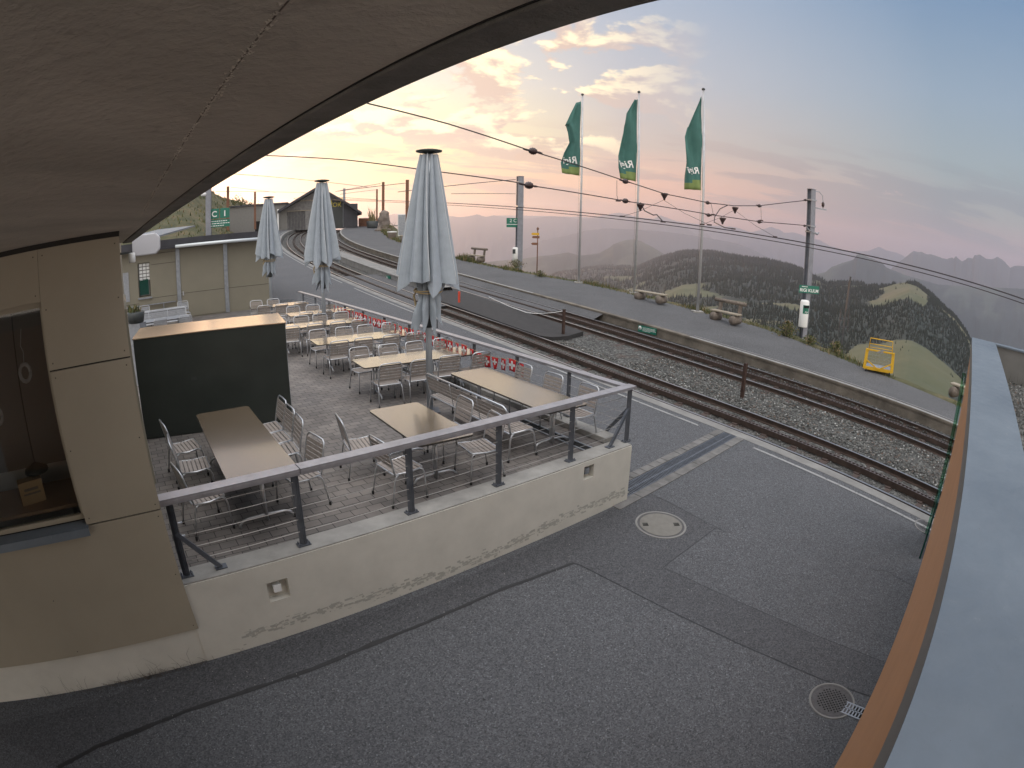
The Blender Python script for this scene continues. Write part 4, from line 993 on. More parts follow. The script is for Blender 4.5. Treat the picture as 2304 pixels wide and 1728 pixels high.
# pale canopy roof beyond the annex
p0 = atr(330, 531, 19.5); p1 = atr(397, 513, 24.5)
t = thing('canopy_roof', 'pale metal canopy edge sloping up between the concrete roof and the annex roof', 'canopy', (p0.x, p0.y, p0.z)); mb = MB()
d_ = (p1-p0).normalized(); mb.bar(p0-d_*1.5, p1, 1.6, .05); mb.build('sheet', M_['coping'], t, offset=p0); MB().bar(p0-d_*1.5+Vector((.6, -.6, -.06)), p1+Vector((.6, -.6, -.06)), .06, .09).build('beam', M_['white'], t, offset=p0)
# grey picnic set behind the counter
qa = onz(470, 718, 0)
c = onz(415, 722, .0)
make_bench(2.3, 'grey slatted bench behind the counter, its back turned to the annex wall', (-13.1, 18.9, 0), aa-math.pi/2, 'slatgrey', 'grey benches by the annex')
make_table(2.3, .8, 'grey table standing between the counter and the grey bench', (-12.3, 17.75, 0), aa, 'grey tables by the annex', 'slatgrey')
make_table(2.3, .8, 'grey table right against the annex wall behind the grey bench', (-13.9, 20.2, 0), aa, 'grey tables by the annex', 'slatgrey')
for k, nm in enumerate(('left', 'middle', 'right')): chair(-12.75+k*.78, 16.75+k*.53, aa+math.pi/2, f'{nm}most of the three grey chairs behind the counter top' if nm != 'middle' else 'middle one of the three grey chairs behind the counter top', 'grey chairs behind the counter', grey=True)
chair(-14.9, 20.45, aa-math.pi/2, 'grey chair by the annex wall left of the sliding door', 'grey chairs by the annex wall', grey=True)
chair(-13.4, 21.3, aa-math.pi/2, 'grey chair directly in front of the left door post of the annex', 'grey chairs by the annex wall', grey=True)
# planter
pp = onz(312, 722, .0); pp = atr(305, 712, 15.2)
t = thing('flower_trough', 'dark planter with leafy plants standing beside the building corner', 'planter', (pp.x, pp.y, pp.z-.16)); MB().lathe([(.16, 0), (.22, .02), (.26, .26), (.24, .27)], 16).build('pot', M_['dark'], t)
mb = MB()
for k in range(70):
    a = rnd.uniform(0, 6.28); r = rnd.uniform(0, .2); b = Vector((r*math.cos(a), r*math.sin(a), .26)); tip = b+Vector((rnd.uniform(-.12, .12), rnd.uniform(-.12, .12), rnd.uniform(.05, .22))); s = Vector((rnd.uniform(-.03, .03), rnd.uniform(-.03, .03), 0)); m = (b+tip)/2
    mb.add([b, m+s, tip, m-s], [(0, 1, 2, 3)])
mb.build('foliage', M_['blade'], t)
MB().box((0, 0, -(pp.z-.16)/2), (.45, .3, pp.z-.16)).build('stand', M_['galv'], t)
# ================= bistro (left building) =================
t = thing('bistro_building', 'beige panelled bistro building on the left under a thick concrete roof', 'building', (FC.x, FC.y, 0)); BT = t; of4 = (FC.x, FC.y, 0)
ZT = 3.62; prd = .03
def fl(a, q, z): p = FC-wd*a+wnr*q; return Vector((p.x, p.y, z))       # a metres to the left of the corner
def fbox(mb, a0, a1, q0, q1, z0, z1, mi=0): c = fl((a0+a1)/2, (q0+q1)/2, (z0+z1)/2); return mb.box(c, (a1-a0, q1-q0, z1-z0), ang, mi)
def fal(px, py): p = onV(px, py, FC, FC-wd); return (FC-Vector((p.x, p.y, 0))).dot(wd), p.z
wx0, wtop = fal(105, 676); wx0b, wbot = fal(211, 1176); wx0 = (wx0+wx0b)/2; wx1 = wx0+2.6; wbot += .02
g1 = (fal(126.6, 832)[1]+fal(287, 803)[1])/2; g2 = (fal(215, 1178)[1]+fal(356, 1145.5)[1])/2; gb = (fal(439.9, 1407)[1]+fal(136, 1484.7)[1])/2
g2 = max(g2, wbot-.02)
def panel(a0, a1, z0, z1):
    o = MB(); fbox(o, a0, a1, -prd, -.005, z0, z1); p = o.build('cladding_panel', M_['clad'], BT, offset=of4, bevel=.002)
    r = MB(); 
    for a in ([a0+.05, a1-.05] if a1-a0 < .9 else [a0+.05, (a0+a1)/2, a1-.05]):
        for z in ([z0+.06, z1-.06] if z1-z0 < 1.0 else [z0+.06, (z0+z1)/2, z1-.06]): fbox(r, a-.006, a+.006, -prd-.003, -prd, z-.006, z+.006)
    q = r.build('rivet', M_['rivet'], p, offset=of4)
gp_ = .007
panel(0, wx0-.0, g1+gp_, ZT-.035); panel(wx0+.002, 7, wtop+.0, ZT-.035); panel(0, wx0-.004, g2+gp_, g1-gp_)
panel(0, 3.2, gb, g2-gp_); panel(3.215, 7, gb, g2-gp_)
panel(wx1, 7, wbot, wtop-.005)
mb = MB(); fbox(mb, -.0, wx0, 0, .25, gb-.0, ZT+.2); fbox(mb, wx1, 7, 0, .25, gb, ZT+.2); fbox(mb, wx0, wx1, 0, .25, gb, wbot-.02); fbox(mb, wx0, wx1, 0, .25, wtop, ZT+.2); mb.build('wall', M_['joint'], BT, offset=of4)
mb = MB(); fbox(mb, .03, 7, .012, .3, -2.2, gb-.001); mb.build('plinth', M_['render'], BT, offset=of4)
# side wall towards the terrace with an open shutter edge
sdv = Vector((math.cos(R(128.0)), math.sin(R(128.0)), 0)); sL = 7.2
mb = MB(); c = FC+sdv*(sL/2+.25)-wd*.14; mb.box((c.x, c.y, 1.8), (sL, .25, 3.6), math.atan2(sdv.y, sdv.x)); mb.build('side_wall', M_['clad2'], BT, offset=of4)
mb = MB(); c = FC+sdv*1.6-wd*.0; mb.box((c.x, c.y, 1.9), (1.9, .04, 1.9), math.atan2(sdv.y, sdv.x)); mb.build('side_shutter', M_['clad2'], BT, offset=of4)
# window
wf = MB(); fbox(wf, wx0+.0, wx0+.035, .10, .16, wbot, wtop); fbox(wf, wx1-.05, wx1, .10, .16, wbot, wtop); fbox(wf, wx0, wx1, .10, .16, wtop-.06, wtop-.001); fbox(wf, wx0, wx1, .10, .16, wbot, wbot+.05); fbox(wf, wx0+1.22, wx0+1.28, .10, .16, wbot, wtop)
W_ = wf.build('window_frame', M_['clad'], BT, offset=of4)
mb = MB(); fbox(mb, wx0+.03, wx1-.03, .125, .135, wbot+.03, wtop-.03); q = mb.build('pane', M_['glass'], W_, offset=of4)
mb = MB(); fbox(mb, wx0-.02, wx1+.02, -.10, .10, wbot-.035, wbot-.012); fbox(mb, wx0-.02, wx1+.02, -.105, -.10, wbot-.10, wbot-.012); mb.build('window_sill', M_['coping'], BT, offset=of4)
# room behind the window
mb = MB(); fbox(mb, wx0-.6, 5.2, 2.6, 2.66, -.2, 3.4); fbox(mb, wx0-.6, wx0-.55, .25, 2.6, -.2, 3.4); fbox(mb, 5.2, 5.25, .25, 2.6, -.2, 3.4); fbox(mb, wx0-.6, 5.2, .25, 2.6, -.2, -.1); fbox(mb, wx0-.6, 5.2, .25, 2.6, 3.35, 3.4)
mb.build('room', mat('dim_room_grey', (.62, .60, .57), .8), BT, offset=of4)
mb = MB(); fbox(mb, wx0+.0, 5.1, 1.9, 1.95, 1.35, 3.0); fbox(mb, wx0+.1, 5, 2.2, 2.3, .9, 1.35); mb.build('curtain', mat('dark_curtain', (.16, .15, .15), .9), BT, offset=of4)
c = fl(wx0+.9, .95, 0); t2 = thing('indoor_table', 'pale wooden table just inside the bistro window', 'table', c, ang); MB().box((0, 0, .94), (1.5, .8, .04)).build('tabletop', mat('warm_wood', (.34, .22, .13), .5), t2)
for sx_ in (-1, 1):
    for sy in (-1, 1): MB().box((sx_*.7, sy*.35, .41), (.05, .05, 1.02)).build('leg', M_['wood'], t2)
c = fl(wx0+.75, .85, .962); t2 = thing('menu_box', 'small upright wooden box with print, on the indoor table', 'box', c, ang+.2); MB().box((0, 0, .13), (.34, .16, .26)).build('box', mat('kraft_board', (.36, .25, .14), .7), t2, bevel=.004); MB().box((0, -.084, .17), (.2, .004, .03)).box((0, -.084, .12), (.24, .004, .02)).build('print', M_['wood'], t2)
c = fl(wx0+.62, .9, .962); t2 = thing('table_lamp', 'dark round-shaded lamp hanging low over the indoor table', 'lamp', (c.x, c.y, 1.28)); MB().lathe([(.02, .10), (.16, .03), (.17, 0), (.15, .0)], 24).build('shade', M_['dark'], t2); MB().tube([(0, 0, .08), (0, 0, 2.0)], .007, 6).build('cord', M_['dark'], t2)
for k, (a, z) in enumerate(((.42, 2.46), (.86, 2.10))):
    c = fl(wx0+a, .30, z); t2 = thing('hanging_wreath', ('upper' if k == 0 else 'lower')+' pale ring ornament hanging behind the bistro window', 'ornament', c, ang, 'ring ornaments in the window')
    MB().tube([(.065*math.cos(i*.5236), 0, .085*math.sin(i*.5236)) for i in range(13)], .02, 8).build('ring', M_['slatgrey'], t2); MB().tube([(0, 0, .085), (.01, 0, .2), (-.015, 0, .26), (.01, 0, .42)], .006, 5).build('ribbon', M_['slatgrey'], t2)
# concrete roof slab: rises gently from the wall, its free edge runs diagonally over the camera
kx = (ZT-(CH+.45))/5.66
def soff(px, py):
    d = ray(px, py); t_ = .45/(d[2]-kx*(d[0]*wnr.x+d[1]*wnr.y)); return Vector((d[0]*t_, d[1]*t_, CH+d[2]*t_))
def sz_(x, y): return CH+.45+kx*(x*wnr.x+y*wnr.y)
E0, E1 = soff(481, 421.3), soff(1423, 18); ed = (E1-E0).normalized(); ed2 = Vector((ed.x, ed.y, 0)).normalized()
F0_ = E0-ed2*4.2; F1_ = E1+ed2*5; inn = Vector((-ed2.y, ed2.x, 0)); inn = inn if inn.dot(Vector((-1, -1, 0))) > 0 else -inn
B_ = [F0_, F1_, F1_+inn*9, F0_+inn*9]
def slab(mb, P, zo0, zo1): return mb.prism([(p.x, p.y) for p in P], lambda x, y: sz_(x, y)+zo0, lambda x, y: sz_(x, y)+zo1)
def sfn(nt, b, vec):
    mp = nt.nodes.new('ShaderNodeMapping'); mp.inputs['Rotation'].default_value = (0, 0, R(45)); mp.inputs['Scale'].default_value = (1.2, .35, 1); nt.links.new(vec, mp.inputs[0])
    n1 = noise_(nt, mp.outputs[0], 1.2, 6, .6); n2 = noise_(nt, vec, 22, 6, .7); n3 = noise_(nt, vec, 7, 4, .6)
    c = ramp(nt, n1, [(.3, (.42, .375, .315, 1)), (.55, (.55, .49, .415, 1)), (.75, (.66, .59, .505, 1))])
    c = mix(nt, math_(nt, 'MULTIPLY', smooth_(nt, n2, .60, .72), .45), c, (.64, .56, .48)); c = mix(nt, math_(nt, 'MULTIPLY', smooth_(nt, n3, .62, .70), .3), c, (.24, .20, .17)); nt.links.new(c, b.inputs['Base Color'])
M_['soffit'] = mat('board_marked_concrete', (.19, .165, .145), .9, fn=sfn, bump=.6, bscale=16)
M_['edgeconc'] = mat('dark_weathered_concrete', (.20, .185, .165), .9, var=.3, vscale=5, bump=.5, bscale=30)
in1 = inn*.115
mb = MB(); slab(mb, [F0_+in1, F1_+in1, F1_+inn*9, F0_+inn*9], .012, .28); mb.build('roof_slab', M_['soffit'], BT, offset=of4)
mb = MB(); slab(mb, [F0_, F1_, F1_+in1, F0_+in1], .0, .28); mb.build('roof_edge', M_['edgeconc'], BT, offset=of4, bevel=.006)
mb = MB(); slab(mb, [F0_+inn*.116, F1_+inn*.116, F1_+inn*.122, F0_+inn*.122], .0095, .02)
q0, q1 = soff(660, 0), soff(318, 490); v = Vector((q1.x-q0.x, q1.y-q0.y, 0)).normalized(); nn = Vector((-v.y, v.x, 0))
mb.build('drip_groove', M_['joint'], BT, offset=of4)
# crumbly formwork joint
mb = MB(); q0 = q0-v*1.2; Lq = (Vector((q1.x, q1.y, 0))-Vector((q0.x, q0.y, 0))).length
for k in range(900):
    a = rnd.uniform(0, Lq); p = q0+v*a+nn*rnd.gauss(0, .006+.004*noise.noise(Vector((a*3, 0, 0)))); s = rnd.uniform(.002, .009)
    if noise.noise(Vector((a*6, 5, 0))) < -.25: continue
    mb.add([(p.x+s*x, p.y+s*y, sz_(p.x, p.y)+.012+z*s*.5) for x, y, z in ((1, 0, 0), (0, 1, 0), (-1, .2, 0), (0, -1, 0), (0, 0, -1))], [(0, 1, 4), (1, 2, 4), (2, 3, 4), (3, 0, 4)])
mb.build('formwork_joint', M_['soffit'], BT, offset=of4)['kind'] = 'stuff'
mb = MB(); slab(mb, [q0+nn*.002, q0+v*Lq+nn*.002, q0+v*Lq-nn*.002, q0-nn*.002], .0112, .02); mb.build('joint_line', M_['wood'], BT, offset=of4)
# boxy lamp housing and little camera under the roof corner
c = atr(329, 550, 8.2)
t = thing('heater_panel', 'pale grey box with cut corners mounted under the concrete roof at the building corner', 'heater', c, R(30)); mb = MB(); w, h, k = .20, .14, .06
oct_ = [(-w+k, -h), (w-k, -h), (w, -h+k), (w, h-k), (w-k, h), (-w+k, h), (-w, h-k), (-w, -h+k)]
vs = [(x, -.07, z) for x, z in oct_]+[(x, .07, z) for x, z in oct_]; mb.add(vs, [tuple(range(8)), tuple(range(15, 7, -1))]+[(i, i+8, (i+1) % 8+8, (i+1) % 8) for i in range(8)]); mb.build('housing', mat('light_grey_plastic', (.50, .50, .53), .5), t, bevel=.015)
MB().box((-.32, .05, .12), (.3, .03, .03)).box((-.32, .05, -.08), (.3, .03, .03)).build('bracket', M_['dark'], t)
c = atr(297, 580, 7.4); t = thing('small_spotlight', 'tiny white spotlight on a bracket just below the pale grey box', 'lamp', c, R(-20)); MB().lathe([(.035, -.06), (.045, -.05), (.045, .05), (.03, .06)], 14).build('head', M_['white'], t); MB().tube([(0, 0, .03), (-.2, .1, .03)], .012, 6).build('arm', M_['galv'], t)
# ================= right wing with orange panels =================
cu_ = Vector((.7043, .7099, 0)); cn_ = Vector((.7099, -.7043, 0)); ca = math.atan2(cu_.y, cu_.x)
t = thing('station_wing', 'building wing on the right with an orange panelled face and wide grey metal coping', 'building', (0, 0, 0))
def kbox(mb, a0, a1, n0, n1, z0, z1, mi=0): c = cu_*((a0+a1)/2)+cn_*((n0+n1)/2); return mb.box((c.x, c.y, (z0+z1)/2), (a1-a0, n1-n0, z1-z0), ca, mi)
aE = 9.6; ZC = 2.5
nf_ = .175
mb = MB(); kbox(mb, -3, aE, nf_, nf_+.3, -.52, ZC-.24); mb.build('orange_panel', M_['orange'], t)
mb = MB(); kbox(mb, -3, aE, nf_-.006, nf_+.05, ZC-.24, ZC-.006); mb.build('coping_edge', M_['parapet'], t)
mb = MB(); kbox(mb, -3, aE+.02, nf_-.009, nf_+.44, ZC-.006, ZC+.004); mb.build('coping', M_['coping'], t)
mb = MB(); kbox(mb, -3, aE, nf_+.40, nf_+.44, ZC-.6, ZC-.006); kbox(mb, -3, aE-.3, .6, 6, -2.2, ZC-.60); mb.build('inner_face', M_['parapet'], t)
mb = MB(); kbox(mb, aE-.12, aE+.02, nf_+.45, nf_+6, ZC-.55, ZC-.02); mb.build('end_parapet', M_['parapet'], t)
mb = MB(); kbox(mb, aE-.16, aE+.06, nf_+.45, nf_+6, ZC-.02, ZC+.004); mb.build('end_coping', M_['coping'], t)
mb = MB()
for n_ in (1.35, 2.5, 3.6): kbox(mb, aE-.135, aE-.12, n_-.02, n_+.02, ZC-.55, ZC-.02)
mb.build('standing_seam', M_['coping'], t)
mb = MB(); kbox(mb, -3, aE-.12, nf_+.44, nf_+6, ZC-.65, ZC-.50); rg = mb.build('roof_gravel_bed', M_['ballast'], t)
mb = MB()
for _ in range(5200):
    a = rnd.uniform(1.5, aE-.15); n_ = nf_+.46+rnd.random()**1.5*2.4; s = rnd.uniform(.012, .03); p = cu_*a+cn_*n_; q = [rnd.uniform(.6, 1.2)*s for _ in range(6)]
    mb.add([(p.x+q[0], p.y, ZC-.495), (p.x, p.y+q[1], ZC-.495), (p.x-q[2], p.y, ZC-.495), (p.x, p.y-q[3], ZC-.495), (p.x, p.y, ZC-.495+q[4])], [(0, 1, 4), (1, 2, 4), (2, 3, 4), (3, 0, 4)])
mb.build('roof_pebbles', M_['stone'], t)['kind'] = 'stuff'
mb = MB()
for _ in range(260):
    a = aE-.2-abs(rnd.gauss(0, .25)); n_ = nf_+.75+rnd.random()*3; b = cu_*a+cn_*n_+Vector((0, 0, ZC-.49)); tip = b+Vector((rnd.uniform(-.06, .06), rnd.uniform(-.06, .06), rnd.uniform(.05, .22))); s = cu_*.008
    mb.add([b-s, b+s, tip], [(0, 1, 2)])
mb.build('roof_weeds', M_['blade'], t)['kind'] = 'stuff'
mb = MB()
for px, py in ((2048, 1305), (2101, 1282), (2076, 1430), (2003, 1537), (2060, 1520)):
    pass
# glass screen after the orange wall
t = thing('glass_screen', 'greenish glass wind screen at the far end of the orange wall', 'screen', cu_*aE)
mb = MB(); kbox(mb, aE+.01, aE+1.0, .13, .142, -1.3, 1.75); mb.build('pane', M_['glassgreen'], t, offset=cu_*aE)
mb = MB(); kbox(mb, aE+.005, aE+1.0, .125, .16, -1.3, -.2); mb.build('lower_edge', M_['glassedge'], t, offset=cu_*aE)
mb = MB(); kbox(mb, aE+1.0, aE+1.03, .09, .17, -1.3, 1.78); mb.build('edge_strip', M_['glassgreen'], t, offset=cu_*aE)

# the facade leans with the true edge of the building corner
for o in list(scene.objects):
    if o.type == 'MESH' and (o.parent == BT or (o.parent is not None and o.parent.parent == BT)) and o.name.split('.')[0] in ('cladding_panel', 'rivet', 'wall', 'plinth', 'window_frame', 'pane', 'window_sill', 'room', 'curtain', 'side_wall', 'side_shutter'):
        for v_ in o.data.vertices:
            k_ = .030*(v_.co.z+.5); v_.co.x -= wd.x*k_; v_.co.y -= wd.y*k_
# ================= flags =================
def flagpole(base, top, label, flab, w_list, drop0, drop1, seed):
    b = onG(*base); r = math.hypot(b.x, b.y); tp = atr(top[0], top[1], r); Hh = tp.z-b.z
    t = thing('flagpole', label, 'flagpole', b, 0, 'flagpoles at the platform edge')
    MB().tube([(0, 0, -.4), (0, 0, Hh*.5), (0, 0, Hh)], [.075, .065, .045], 12).build('pole', M_['pole'], t)
    MB().lathe([(.02, 0), (.075, .03), (.09, .08), (.06, .13), (.01, .15)], 12, 0, (0, 0, Hh-.02)).build('finial', M_['dark'], t)
    MB().tube([(-.16, -.05, .3), (-.12, -.05, Hh-.3)], .008, 5).build('halyard', M_['cable'], t)
    MB().box((0, 0, .02), (.5, .5, .08)).build('base_plate', M_['concrete'], t)
    # the banner: hangs from the pole towards picture left, seen from behind
    left = Vector((-1, -.12, 0)).normalized(); outn = Vector((.12, -1, 0)).normalized()
    rows = []; n = 28; m = 14; rr = random.Random(seed)
    z0 = Hh-drop0; z1 = Hh-drop1
    for i in range(n+1):
        v = i/n; k = v*(len(w_list)-1); j = min(int(k), len(w_list)-2); w = w_list[j]+(w_list[j+1]-w_list[j])*(k-j); row_ = []
        for q in range(m+1):
            u = q/m; x = .10+w*u; fold = .15*math.sin(u*10+v*3+seed)*(.25+.75*u)*(.4+.6*v)+.08*math.sin(v*9+u*5+seed)
            slope = (1-v)*.55*u*w*(1.0 if v < .3 else .5)
            row_.append(tuple(left*x+outn*fold+Vector((0, 0, z0+(z1-z0)*v-slope+.10*u*math.sin(seed)))))
        rows.append(row_)
    mb = MB().grid(rows)
    for k in range(len(mb.f)):
        i, q = divmod(k, m); mb.mi[k] = 1 if i/n > .885+.05*(q/m)-.02 else 0
    f = mb.build('flag', [M_['flaggreen'], M_['flaglime']], t); f['label'] = flab
    so_ = f.modifiers.new('cloth', 'SOLIDIFY'); so_.thickness = .01
    # script lettering, mirrored because we look at the back of the cloth
    me = text_mesh('Rigi', .95, .35, 'lettering', 0, True); me.materials.clear(); me.materials.append(M_['white'])
    # bend the letters onto the cloth
    vv = .80; wv = w_list[-2]
    bm = bmesh.new(); bm.from_mesh(me); xs = [v_.co.x for v_ in bm.verts]; hw = (max(xs)-min(xs))/2; sc = min(1.0, wv*.42/hw)
    for v_ in bm.verts:
        u = .5+v_.co.x*sc/wv; v2 = vv-v_.co.y*sc/(z0-z1); u = min(1, max(0, u)); k = v2*(len(w_list)-1); j = max(0, min(int(k), len(w_list)-2)); w = w_list[j]+(w_list[j+1]-w_list[j])*(k-j)
        fold = .15*math.sin(u*10+v2*3+seed)*(.25+.75*u)*(.4+.6*v2)+.08*math.sin(v2*9+u*5+seed); slope = (1-v2)*.55*u*w*.5
        p = left*(.10+w*(u))+outn*(fold+.03)+Vector((0, 0, z0+(z1-z0)*v2-slope)); v_.co = p
    bm.to_mesh(me); bm.free(); o = bpy.data.objects.new('lettering', me); scene.collection.objects.link(o); o.parent = f
    return t
M_['flaggreen'] = mat('teal_green_flag_cloth', (.048, .145, .125), .8, var=.12, vscale=1.5)
M_['flaglime'] = mat('lime_flag_hem', (.19, .25, .08), .8)
flagpole((1302, 636), (1318, 215), 'leftmost of the three flagpoles, with a green banner', 'narrow green banner rippled into an S', [.25, .62, .92, .72, .62, .95, 1.16, 1.08], .40, 4.85, 1.0)
flagpole((1427, 660), (1434, 209), 'middle one of the three flagpoles, with a green banner', 'narrow green banner hanging close to the pole', [.15, .62, .70, .78, .95, 1.10, 1.08, .92], .40, 5.0, 2.2)
flagpole((1569, 702), (1580, 203), 'rightmost and nearest of the three flagpoles, with a green banner', 'green banner filled out by folds, nearest to the camera', [.08, .42, .72, .92, .90, .84, .86, .82], .35, 5.0, 3.4)
# ================= masts =================
def mast(base, topz, label, w=.26, m='mast', loc=None, group='catenary masts'):
    b = loc or onG(*base); t = thing('catenary_mast', label, 'mast', b, R(20), group); Hh = topz-b.z
    mb = MB(); mb.box((0, -w*.42, Hh/2-.3), (w, .022, Hh+.6)); mb.box((0, w*.42, Hh/2-.3), (w, .022, Hh+.6)); mb.box((0, 0, Hh/2-.3), (.022, w*.84, Hh+.6)); mb.box((0, 0, Hh+.005), (w+.02, w+.02, .02)); mb.build('post', M_[m], t)
    return t, b, Hh
def zat(px, py, b): return atr(px, py, math.hypot(b.x, b.y))
bR = onG(1806, 752); tR = zat(1826, 426, bR); mR, _, hR = mast(None, tR.z, 'tall grey mast on the right carrying the station name sign and a litter bin', .30, loc=bR)
bL = onG(1167, 600); tL = zat(1171, 397, bL); mL, _, hL = mast(None, tL.z, 'tall grey mast left of the flagpoles with a small platform sign', .40, loc=bL)
def band(t, z, w=.36, h=.06): return MB().box((0, 0, z), (w, w, h)).build('clamp', M_['galv'], t)
for px_, py_ in ((1823, 450), (1818, 508), (1817, 521)): band(mR, zat(px_, py_, bR).z-bR.z)
for px_, py_ in ((1170, 410), (1168, 464)): band(mL, zat(px_, py_, bL).z-bL.z, .46)
zz_ = zat(1835, 467, bR).z-bR.z
mb = MB(); mb.bar((.1, .0, zz_), (.85, -.2, zz_-.02), .07, .05); mb.tube([(.1, 0, zz_+.75), (.45, -.1, zz_+.75), (.62, -.15, zz_+.6), (.66, -.16, zz_+.3), (.66, -.16, zz_)], .018, 6); mb.build('cable_bracket', M_['galv'], mR, )
MB().lathe([(.03, 0), (.07, .06), (.08, .16), (.03, .25)], 10, 0, (.66, -.16, zz_+.08)).build('insulator', M_['insul'], mR)
zl = zat(1817, 521, bR).z-bR.z; MB().tube([(0, -.15, zl), (-.35, -.2, zl+.06), (-.5, -.22, zl+.2)], [.03, .04, .012], 6).tube([(0, -.15, zl), (.38, -.1, zl-.06), (.5, -.1, zl+.02)], [.03, .05, .03], 6).build('spotlights', M_['galv'], mR)
# RIGI KULM board
p = zat(1811, 649, bR); ax = R(-4)
t = thing('station_sign', 'green board reading RIGI KULM on the right-hand mast', 'sign', (bR.x-.05, bR.y-.32, p.z), ax); MB().box((0, 0, 0), (1.02, .03, .34)).build('panel', M_['signgreen'], t, bevel=.005)
put_text('RIGI KULM', .20, M_['white'], t, Vector((0, -.019, -.05)), facing(0), bold=True); mb = MB()
for k in range(5): mb.box((-.36+k*.06, -.018, .11), (.04, .004, .035))
mb.build('small_print', M_['white'], t)
# litter bin on the same mast
p = zat(1801, 705, bR); t = thing('litter_bin', 'white cylindrical bin with green label hung on the right-hand mast', 'bin', (bR.x-.22, bR.y-.33, p.z-.55), 0)
MB().lathe([(.02, 0), (.20, .01), (.21, .04), (.21, 1.12), (.17, 1.2), (.02, 1.22)], 22).build('body', M_['white'], t); MB().add([(.213*math.cos(R(a)), .213*math.sin(R(a)), z) for z in (.62, 1.0) for a in range(225, 316, 10)], [(k, k+1, 11+k, 10+k) for k in range(9)]).build('label', M_['signgreen'], t)
MB().box((0, -.20, .93), (.24, .05, .10)).build('slot', M_['hole'], t); put_text('Rigi', .11, M_['white'], t, Vector((0, -.217, .70)), facing(0), shear=.3)
# platform sign on the left mast
p = zat(1154, 498, bL); t = thing('platform_sign', 'small green platform board reading 2 C fixed left of the grey mast', 'sign', (p.x, p.y-.1, p.z), R(3)); MB().box((0, 0, .02), (.86, .03, .42)).build('panel', M_['signgreen'], t); MB().box((0, -.005, -.21), (.86, .035, .04)).build('white_stripe', M_['white'], t); MB().box((0, 0, -.32), (.86, .03, .18)).build('lower_panel', M_['signgreen'], t)
put_text('2 C', .33, M_['white'], t, Vector((.02, -.02, .04)), facing(0))
p = zat(1159, 575, bL); t = thing('litter_bin', 'pale narrow bin with dark opening at the foot of the left grey mast', 'bin', (p.x, p.y-.2, p.z-.65), 0, None); MB().lathe([(.02, 0), (.19, .01), (.19, 1.15), (.15, 1.22), (.02, 1.24)], 18).build('body', M_['white'], t); MB().box((-.08, -.17, .95), (.2, .06, .3)).build('slot', M_['dark'], t)
# farther masts
def far_mast(base, top, label, w, m='mastrust', r=None):
    b = onG(*base) if r is None else atr(base[0], base[1], r); tp = zat(top[0], top[1], b); return mast(None, tp.z, label, w, m, loc=b)
M3, b3, _ = far_mast((916, 540), (916, 405), 'rust coloured mast just left of the nearest parasol', .30)
M4, b4, _ = far_mast((862, 512), (860, 410), 'rust coloured mast rising behind the standing stone', .34)
M5, b5, _ = far_mast((848, 508), (849, 426), 'thin rust coloured mast, leftmost of the three beyond the platform', .24)
M6, b6, _ = far_mast((513, 505), (511, 420), 'thin dark mast standing against the grassy slope', .26, 'mastrust', 62)
M7, b7, _ = far_mast((574, 505), (574, 432), 'thin dark mast left of the farthest parasol', .26, 'mastrust', 75)
M8, b8, _ = far_mast((470, 540), (470, 405), 'thick grey mast next to the C 1 sign above the annex roof', .34, 'mast', 38)
t8 = zat(465, 437, b8); MB().lathe([(.02, -.1), (.16, -.1), (.2, 0), (.16, .1), (.02, .1)], 14, 0, (-.3, -.1, t8.z-b8.z)).build('loudspeaker', M_['white'], M8)
# C 1 sign
p = zat(494, 480, b8); an8 = R(-2); t = thing('platform_sign', 'green sign reading C 1 over three small lines above the annex roof', 'sign', p, R(25))
MB().box((-.34, 0, 0), (.62, .04, .62)).box((.34, 0, 0), (.62, .04, .62)).build('panel', M_['signgreen'], t, bevel=.01); MB().box((0, 0, -.62), (1.32, .04, .46)).build('lower_panel', M_['signgreen'], t)
put_text('C', .5, M_['white'], t, Vector((-.34, -.024, -.04)), facing(0), bold=True); put_text('1', .5, M_['white'], t, Vector((.34, -.024, -.04)), facing(0), bold=True)
put_text('Staffel  Vitznau', .15, M_['white'], t, Vector((-.1, -.024, -.62)), facing(0)) if False else None
mb = MB()
for r_ in range(3):
    x = -.58
    while x < (.5, .55, .25)[r_]: w = rnd.uniform(.05, .16); mb.box((x+w/2, -.024, -.48-r_*.14), (w, .006, .05)); x += w+.035
mb.build('small_print', M_['white'], t); MB().tube([(-.72, .02, -2.6), (-.72, .02, .5)], .05, 8).build('support', M_['mast'], t)
# hiking signpost
b = onG(1208, 614); t = thing('hiking_signpost', 'thin signpost with small yellow arrow boards near the platform edge', 'signpost', b, 0); tp = zat(1211, 518, b).z-b.z
MB().tube([(0, 0, -.2), (0, 0, tp)], .035, 8).build('post', M_['mastrust'], t); MB().lathe([(.03, 0), (.09, .08), (.03, .2)], 8, 0, (0, 0, tp)).build('finial', M_['mastrust'], t)
for dz, x, w in ((-.32, -.12, .42), (-.52, -.08, .40), (-.95, -.14, .36)):
    mb = MB(); mb.add([(x-w/2, -.05, tp+dz), (x+w/2, -.05, tp+dz), (x+w/2, -.05, tp+dz+.15), (x-w/2, -.05, tp+dz+.15), (x-w/2-.1, -.05, tp+dz+.075)], [(0, 1, 2, 3, 4)]); o = mb.build('arrow_board', M_['yellow'] if dz > -.4 else M_['mastrust'], t); s_ = o.modifiers.new('t', 'SOLIDIFY'); s_.thickness = .02
